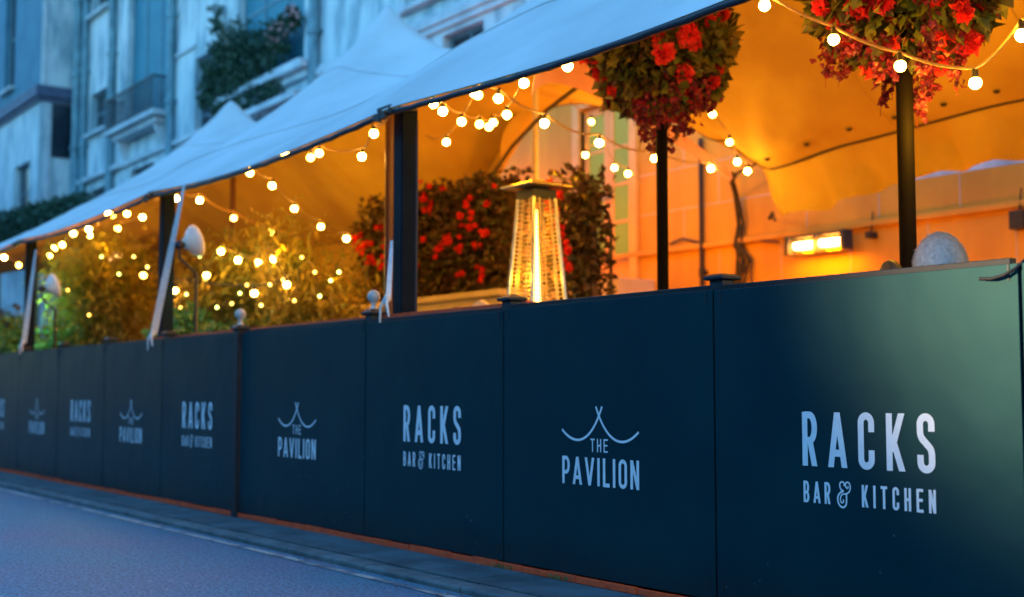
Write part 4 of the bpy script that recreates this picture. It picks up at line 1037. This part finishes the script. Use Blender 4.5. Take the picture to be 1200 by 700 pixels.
# ------------------------------------------------------------------ person
def skin_obj(name, verts, edges_, radii, root, mats, matfn, parent=None):
    me = bpy.data.meshes.new(name); me.from_pydata(verts, edges_, []); o = bpy.data.objects.new(name, me); col.objects.link(o)
    sk = o.modifiers.new('skin', 'SKIN'); sk.use_smooth_shade = True
    for i, v in enumerate(me.skin_vertices[0].data): v.radius = radii[i] if isinstance(radii[i], tuple) else (radii[i], radii[i]); v.use_root = (i == root)
    ss = o.modifiers.new('s', 'SUBSURF'); ss.levels = 2; ss.render_levels = 2
    dg = bpy.context.evaluated_depsgraph_get(); ev = o.evaluated_get(dg); m2 = bpy.data.meshes.new_from_object(ev)
    bpy.data.objects.remove(o)
    m2.materials.clear()
    for m in mats: m2.materials.append(m)
    for p in m2.polygons: p.use_smooth = True; p.material_index = matfn(p.center)
    return m2
PY = .42; pc = at(1103, 460, PY); px_ = pc.x
hb = at(1103, 272, PY).z - .018                        # crown height
seat_z = .17 + .47
t = thing('person', (px_, PY, .17), 'grey-haired person seated behind the nearest fence panel, seen from behind', 'person')
# facing +y
V = []; E = []; Rd = []
def jv(x, y, z, r, p=None):
    V.append((x, y, z)); Rd.append(r)
    if p is not None: E.append((p, len(V) - 1))
    return len(V) - 1
nz = hb - .24
pel = jv(0, 0, seat_z + .09, (.17, .12)); sp = jv(0, -.02, seat_z + .26, (.15, .11), pel); ch = jv(0, -.02, nz - .17, (.17, .12), sp); nb = jv(0, -.01, nz - .04, (.085, .07), ch); nk = jv(0, .0, nz + .04, (.058, .06), nb); hd0 = jv(0, .01, nz + .09, (.055, .06), nk)
for s in (-1, 1):
    sh = jv(s * .18, -.01, nz - .09, .062, ch); el = jv(s * .25, .06, nz - .36, .047, sh); wr = jv(s * .16, .30, nz - .42, .030, el); pm = jv(s * .13, .37, nz - .425, (.036, .022), wr); 
    for k in range(4):
        f1 = jv(s * (.13 - (k - 1.5) * .020 - .0), .415, nz - .43, .0095, pm); f2 = jv(s * (.13 - (k - 1.5) * .021), .445 + (.006 if k in (1, 2) else 0), nz - .445, .009, f1); jv(s * (.13 - (k - 1.5) * .021), .462, nz - .465, .008, f2)
    th = jv(s * .085, .375, nz - .43, .011, pm); jv(s * .075, .41, nz - .44, .009, th)
    hp_ = jv(s * .10, .05, seat_z + .08, .088, pel); kn = jv(s * .13, .46, seat_z + .075, .06, hp_); an = jv(s * .13, .44, .25, .042, kn); jv(s * .135, .56, .21, (.045, .035), an)
Vw = [(px_ + a, PY + b, c) for a, b, c in V]
def mf(c):
    ly = c.y - PY; lz = c.z
    if lz > nz + .0: return 0
    if ly > .31 and lz > seat_z + .12: return 0
    if lz < .29: return 3
    if lz < seat_z + .16 and (ly > .06 or lz < seat_z + .03): return 2
    return 1
m2 = skin_obj('body', Vw, E, Rd, 0, [M['skin'], M['jacket'], M['trouser'], M['black']], mf)
# merge the head into the body mesh so that it stays one continuous figure
bmx = bmesh.new(); bmx.from_mesh(m2)
hc = Vector((px_, PY + .015, hb - .118)); hr = Vector((.078, .100, .118))
res = bmesh.ops.create_uvsphere(bmx, u_segments=40, v_segments=28, radius=1)
YAW = .35
for v in res['verts']:
    d = v.co.copy(); q = Vector((d.x * hr.x, d.y * hr.y, d.z * hr.z))
    if d.z < -.1: q.x *= 1 + .28 * (d.z + .1); q.y *= 1 + .12 * (d.z + .1); q.y += -.012 * (d.z + .1) * (1 if d.y > 0 else 3)
    if d.y > .3:
        w = math.exp(-((d.x / .16) ** 2)) ; q.y += .024 * w * math.exp(-((d.z + .18) / .18) ** 2)          # nose
        q.y += .006 * math.exp(-((d.z - .16) / .1) ** 2)                                                    # brow
        q.y -= .008 * math.exp(-(((abs(d.x) - .38) / .16) ** 2)) * math.exp(-((d.z + .0) / .12) ** 2)       # eye sockets
        q.y += .006 * math.exp(-((d.z + .52) / .05) ** 2) * math.exp(-((d.x / .3) ** 2))                    # lips
        q.y += .008 * math.exp(-((d.z + .82) / .15) ** 2)                                                   # chin
    v.co = hc + Matrix.Rotation(YAW, 3, 'Z') @ q
rot = Matrix.Rotation(YAW, 3, 'Z')
for s in (-1, 1):
    r2 = bmesh.ops.create_uvsphere(bmx, u_segments=12, v_segments=10, radius=1)
    for v in r2['verts']: v.co = hc + rot @ (Vector((s * .079, -.005, -.012)) + Vector((v.co.x * .010 + s * max(0, -v.co.y) * .008, v.co.y * .020, v.co.z * .033)))
bmx.to_mesh(m2); bmx.free()
for p in m2.polygons: p.use_smooth = True
m2.transform(Matrix.Translation(-Vector(t.location)))
o = bpy.data.objects.new('body', m2); col.objects.link(o); o.parent = t
rm = o.modifiers.new('remesh_head', 'SMOOTH'); rm.iterations = 1; rm.factor = .2
# eyes
for s in (-1, 1):
    mb = MB(); mb.lathe(hc + rot @ Vector((s * .031, .083, .003)), [(.001, -.011), (.009, -.006), (.011, 0), (.009, .006), (.001, .011)], 10); mb.build('eye', M['white'], t)
# hair: thin cap plus strands
mb = MB(); n1, n2 = 36, 18; va = []
def hairp(d, k=1.0):
    q = Vector((d.x * hr.x * 1.12, d.y * hr.y * 1.04, d.z * hr.z)) * k
    return q
for i in range(n2 + 1):
    for j in range(n1):
        az = 2 * PI * j / n1; lim = 2.05 - .95 * max(0, math.sin(az)) ** 1.0; ph = lim * i / n2
        d = Vector((math.sin(ph) * math.cos(az), math.sin(ph) * math.sin(az), math.cos(ph)))
        va.append(hc + rot @ (hairp(d) * (1.065 + .03 * noise.noise(d * 5)) + Vector((0, -.004, .002))))
mb.add(va, [(i * n1 + j, i * n1 + (j + 1) % n1, (i + 1) * n1 + (j + 1) % n1, (i + 1) * n1 + j) for i in range(n2) for j in range(n1)], True)
for _ in range(14000):
    az = R.uniform(0, 2 * PI); lim = 2.05 - .95 * max(0, math.sin(az)); ph = lim * R.random() ** .75
    d = Vector((math.sin(ph) * math.cos(az), math.sin(ph) * math.sin(az), math.cos(ph)))
    p = hairp(d) * 1.05 + Vector((0, -.004, .002))
    tg = Vector((d.x * .5, d.y * .25 - .7, -.55 * (1 if ph > .7 else .15))); tg = (tg - d * tg.dot(d)).normalized()
    tg = (tg + ru() * .28 + d * R.uniform(.1, .5)).normalized(); L = R.uniform(.015, .032); sd_ = d.cross(tg).normalized() * .0007
    a = p; b = p + tg * L * .6 + d * .002; c = p + tg * L - d * .002
    vs = [hc + rot @ x for x in (a - sd_, a + sd_, b + sd_, b - sd_, c)]
    mb.add(vs, [(0, 1, 2, 3), (3, 2, 4)])
mb.build('hair', M['hair'], t)
# chairs
def chair(x, y, ang, lab, bh=.45, sz=.47, m='black', wide=.22, base=.17):
    t = thing('chair', (x, y, base), lab, 'chair', 'chairs on the terrace'); t.rotation_euler.z = ang
    l = Vector((x, y, base))
    def bx(name, *a, bv=.006):
        mb = MB(); mb.box(l.x + a[0], l.x + a[1], l.y + a[2], l.y + a[3], l.z + a[4], l.z + a[5]); mb.build(name, M[m], t, bevel=bv)
    bx('seat', -wide, wide, -.2, .22, sz - .04, sz, bv=.015)
    for sx in (-1, 1):
        for sy in (-1, 1):
            mb = MB(); mb.tube([l + Vector((sx * wide * .86, sy * .18, sz - .04)), l + Vector((sx * wide * .95, sy * .21, 0))], [.018, .013], 8); mb.build('leg', M[m], t)
    mb = MB(); n = 10; va = []
    for i in range(n + 1):
        u = -1 + 2 * i / n
        top = sz + bh - .10 * abs(u) ** 2.2
        for yy, zz in ((-.20, sz + .12), (-.24 - .03 * (1 - u * u), top - .01), (-.245 - .03 * (1 - u * u), top), (-.275 - .03 * (1 - u * u), top - .01), (-.235, sz + .12)):
            va.append(l + Vector((u * wide, yy, zz)))
    mb.add(va, [(i * 5 + j, i * 5 + j + 1, i * 5 + j + 6, i * 5 + j + 5) for i in range(n) for j in range(4)], True); mb.build('backrest', M[m], t)
    for sx in (-1, 1):
        mb = MB(); mb.tube([l + Vector((sx * wide * .8, -.19, sz - .02)), l + Vector((sx * wide * .8, -.225, sz + .2))], .012, 8); mb.build('back_post', M[m], t)
chair(px_, PY + .02, 0, 'black chair carrying the grey-haired person', bh=.42)
c2 = at(1050, 306, 1.05); chair(c2.x, 1.05 + .2, .1, 'black high-backed chair left of the grey-haired person', bh=c2.z - .17 - .47, wide=.075)
c3 = at(541, 360, 1.4); chair(c3.x, 1.6, .2, 'dark round-backed chair in front of the cream low wall', bh=c3.z - .17 - .47, m='redpole', wide=.20)
c4 = at(576, 352, 1.5); chair(c4.x, 1.7, -.1, 'pale round-backed chair left of the pyramid heater', bh=c4.z - .17 - .47, m='lowwall', wide=.16)

# dark houses across the road, mirrored by the glossy boards
t = thing('terraced_house', (-38, -13.5, 0), 'dark terrace of houses across the road, mirrored in the black panels', 'house')
def row(x0, x1, h, n):
    sw = (x1 - x0) / n; ops = [(x0 + (k + .3) * sw, x0 + (k + .7) * sw, z, z + 1.7) for k in range(n) for z in (1.0, 4.2, 7.0, 10.2, 13) if z + 2 < h]
    mb = MB(); wall(mb, x0, x1, -.1, h, -14.0, ops)
    mb.v = [(x, -28.0 - y, z) for x, y, z in mb.v]; mb.build('wall', M['darkbrick'], t)
    mb = MB(); mb.box(x0, x1, -22, -13.7, h, h + .4); mb.build('roof', M['iron'], t)
    mb = MB(); mb.box(x0, x1, -14.35, -14.25, .2, h - .1); mb.build('window_glass', M['glass'], t)
row(-40, 6, 8.2, 14)
t = thing('terraced_house', (-75, -13.5, 0), 'taller dark houses farther down the far side of the road', 'house')
row(-110, -40.01, 17, 22)
sheet('far_pavement', -95, 8, -13.99, -9.0, -.02, M['concrete'], z0=-.12)
# unseen lamp added across the road to put a glow on the nearest panel
LX, LY, LZ = -8.2, -9.6, 2.35
t = thing('street_lamp', (LX, LY - .5, 0), 'slim street lamp on the far side of the road facing the fence', 'street lamp')
mb = MB(); mb.tube([(LX, LY - .5, -.1), (LX, LY - .5, LZ + .2), (LX, LY - .35, LZ + .42), (LX, LY, LZ + .45)], [.06, .05, .04, .03], 10); mb.build('post', M['iron'], t)
mb = MB(); mb.lathe((LX, LY, LZ + .3), [(.001, .16), (.1, .14), (.2, .02), (.19, .0)], 16); mb.build('lamp_head', M['iron'], t)
def lamp(name, kind, loc, energy, colr, r=.08, parent=None, rot_=None, size=None):
    L = bpy.data.lights.new(name, kind); L.energy = energy; L.color = colr
    if kind in ('POINT', 'SPOT'): L.shadow_soft_size = r
    if kind == 'AREA' and size: L.shape = 'RECTANGLE'; L.size, L.size_y = size
    o = bpy.data.objects.new(name, L); col.objects.link(o)
    o.location = Vector(loc) - (world_loc(parent) if parent else Vector())
    if parent: o.parent = parent
    if rot_: o.rotation_euler = rot_
    return o
WARM = (1, .39, .003); WARM2 = (1, .50, .02); ORG = (1, .21, .0)
sp_ = lamp('lamp_light', 'SPOT', (LX, LY, LZ), 2700, (1, .73, .42), .22)  # added spot aimed to make the glow on the nearest panel
sp_.data.spot_size = math.radians(14); sp_.data.spot_blend = 1
sp_.rotation_euler = (Vector((-1.9, 0, 1.48)) - Vector((LX, LY, LZ))).to_track_quat('-Z', 'Y').to_euler()
# hidden lamps added to boost the warm light of bulbs and heaters
for (x, y, z, e) in ((-5.6, 3.4, 2.9, 16), (-8.2, 2.2, 2.6, 14), (-12.0, 2.0, 2.6, 17), (-16.5, 2.0, 2.5, 17), (-21, 2, 2.4, 15), (-3.0, 3.2, 2.9, 11), (-10, 4.7, 3.0, 16)):
    lamp('bulb_light', 'POINT', (x, y, z), e * .68, WARM, .10)
for (px, py, y, e) in ((835, 20, .75, 3.0), (1120, 60, .8, 3.0), (330, 290, 1.0, 2.2), (265, 300, 1.0, 2.0), (120, 290, .9, 2.6), (390, 320, 1.2, 2.0), (230, 290, 2.2, 4), (330, 280, 2.8, 6), (90, 300, 2.2, 5), (560, 200, 2.0, 2.5), (676, 200, 1.7, 1.2), (60, 320, 1.1, 2), (150, 350, .55, 1.2), (90, 350, .5, 1.0), (300, 350, .6, 1.1)):
    lamp('string_glow', 'POINT', at(px, py, y), e, WARM2, .05)  # hidden fill added among leaves, flowers and fabric
lamp('heater_light', 'AREA', (wh.x, FY - .25, wh.z - .02), 6, ORG, rot_=(math.radians(75), 0, 0), size=(.6, .12))
lamp('heater_light', 'POINT', (hx, hy - .09, 1.7), 1.5, WARM2, .04)
lamp('uplight', 'POINT', (-7.0, 5.0, 1.3), 11, ORG, .1)  # hidden fill added along the back wall, no fitting modelled
lamp('uplight', 'POINT', (-9.6, 5.0, 1.9), 10, ORG, .1)
lamp('uplight', 'POINT', (-13.8, 5.6, 3.3), 9, ORG, .1)
lamp('uplight', 'POINT', (-11.6, 5.5, 3.0), 3, ORG, .1)
lamp('uplight', 'POINT', (-12.6, 4.9, 2.6), 12, ORG, .1)
lamp('bulb_light', 'POINT', (px_ + .75, 1.4, 1.75), 7, WARM2, .05)  # unseen fill pair added for a warm rim on the head
lamp('bulb_light', 'POINT', (px_ - .8, 1.5, 2.2), 8, WARM2, .05)
lamp('uplight', 'POINT', (-4.6, 5.2, 1.2), 7, ORG, .1)
lamp('green_light', 'POINT', at(38, 350, .45), 6, (.25, 1, .35), .05)
lamp('green_light', 'POINT', at(232, 345, .45), 1.3, (.25, 1, .35), .05)

# ------------------------------------------------------------------ world, sun, camera
w = bpy.data.worlds.new('World'); sc.world = w; w.use_nodes = True
N, L = w.node_tree.nodes, w.node_tree.links
sky = N.new('ShaderNodeTexSky'); sky.sky_type = 'NISHITA'; sky.sun_disc = False
SE, SR = math.radians(5), math.radians(15)
sky.sun_elevation = SE; sky.sun_rotation = SR; sky.ozone_density = 4; sky.air_density = 1.2; sky.dust_density = .3
mx = N.new('ShaderNodeMix'); mx.data_type = 'RGBA'; mx.blend_type = 'MULTIPLY'; mx.inputs[0].default_value = 1
mx.inputs[7].default_value = (2.1, 2.5, 2.6, 1)
L.new(sky.outputs[0], mx.inputs[6]); L.new(mx.outputs[2], N['Background'].inputs[0]); N['Background'].inputs[1].default_value = .15
sun = bpy.data.lights.new('sun', 'SUN'); sun.energy = .15; sun.angle = math.radians(25); sun.color = (.35, .75, 1)
so = bpy.data.objects.new('sun', sun); col.objects.link(so); so.rotation_euler = Vector((-math.sin(SR) * math.cos(SE), -math.cos(SR) * math.cos(SE), -math.sin(math.radians(35)))).to_track_quat('-Z', 'Y').to_euler()
cam = bpy.data.cameras.new('camera'); co = bpy.data.objects.new('camera', cam); col.objects.link(co)
cam.sensor_width = 36; cam.lens = 36 * FPX / 1200; cam.clip_end = 1500; cam.clip_start = .05
Rm = Matrix((right, upv, -fwd)).transposed().to_4x4(); co.matrix_world = Matrix.Translation(CAM) @ Rm
cam.dof.use_dof = True; cam.dof.focus_distance = 5.2; cam.dof.aperture_fstop = 1.7
sc.camera = co
sc.view_settings.view_transform = 'Standard'; sc.view_settings.look = 'None'; sc.view_settings.exposure = 2; sc.view_settings.gamma = 1
sc.render.engine = 'CYCLES'
sc.cycles.use_denoising = True
sc.cycles.max_bounces = 6; sc.cycles.sample_clamp_indirect = 4
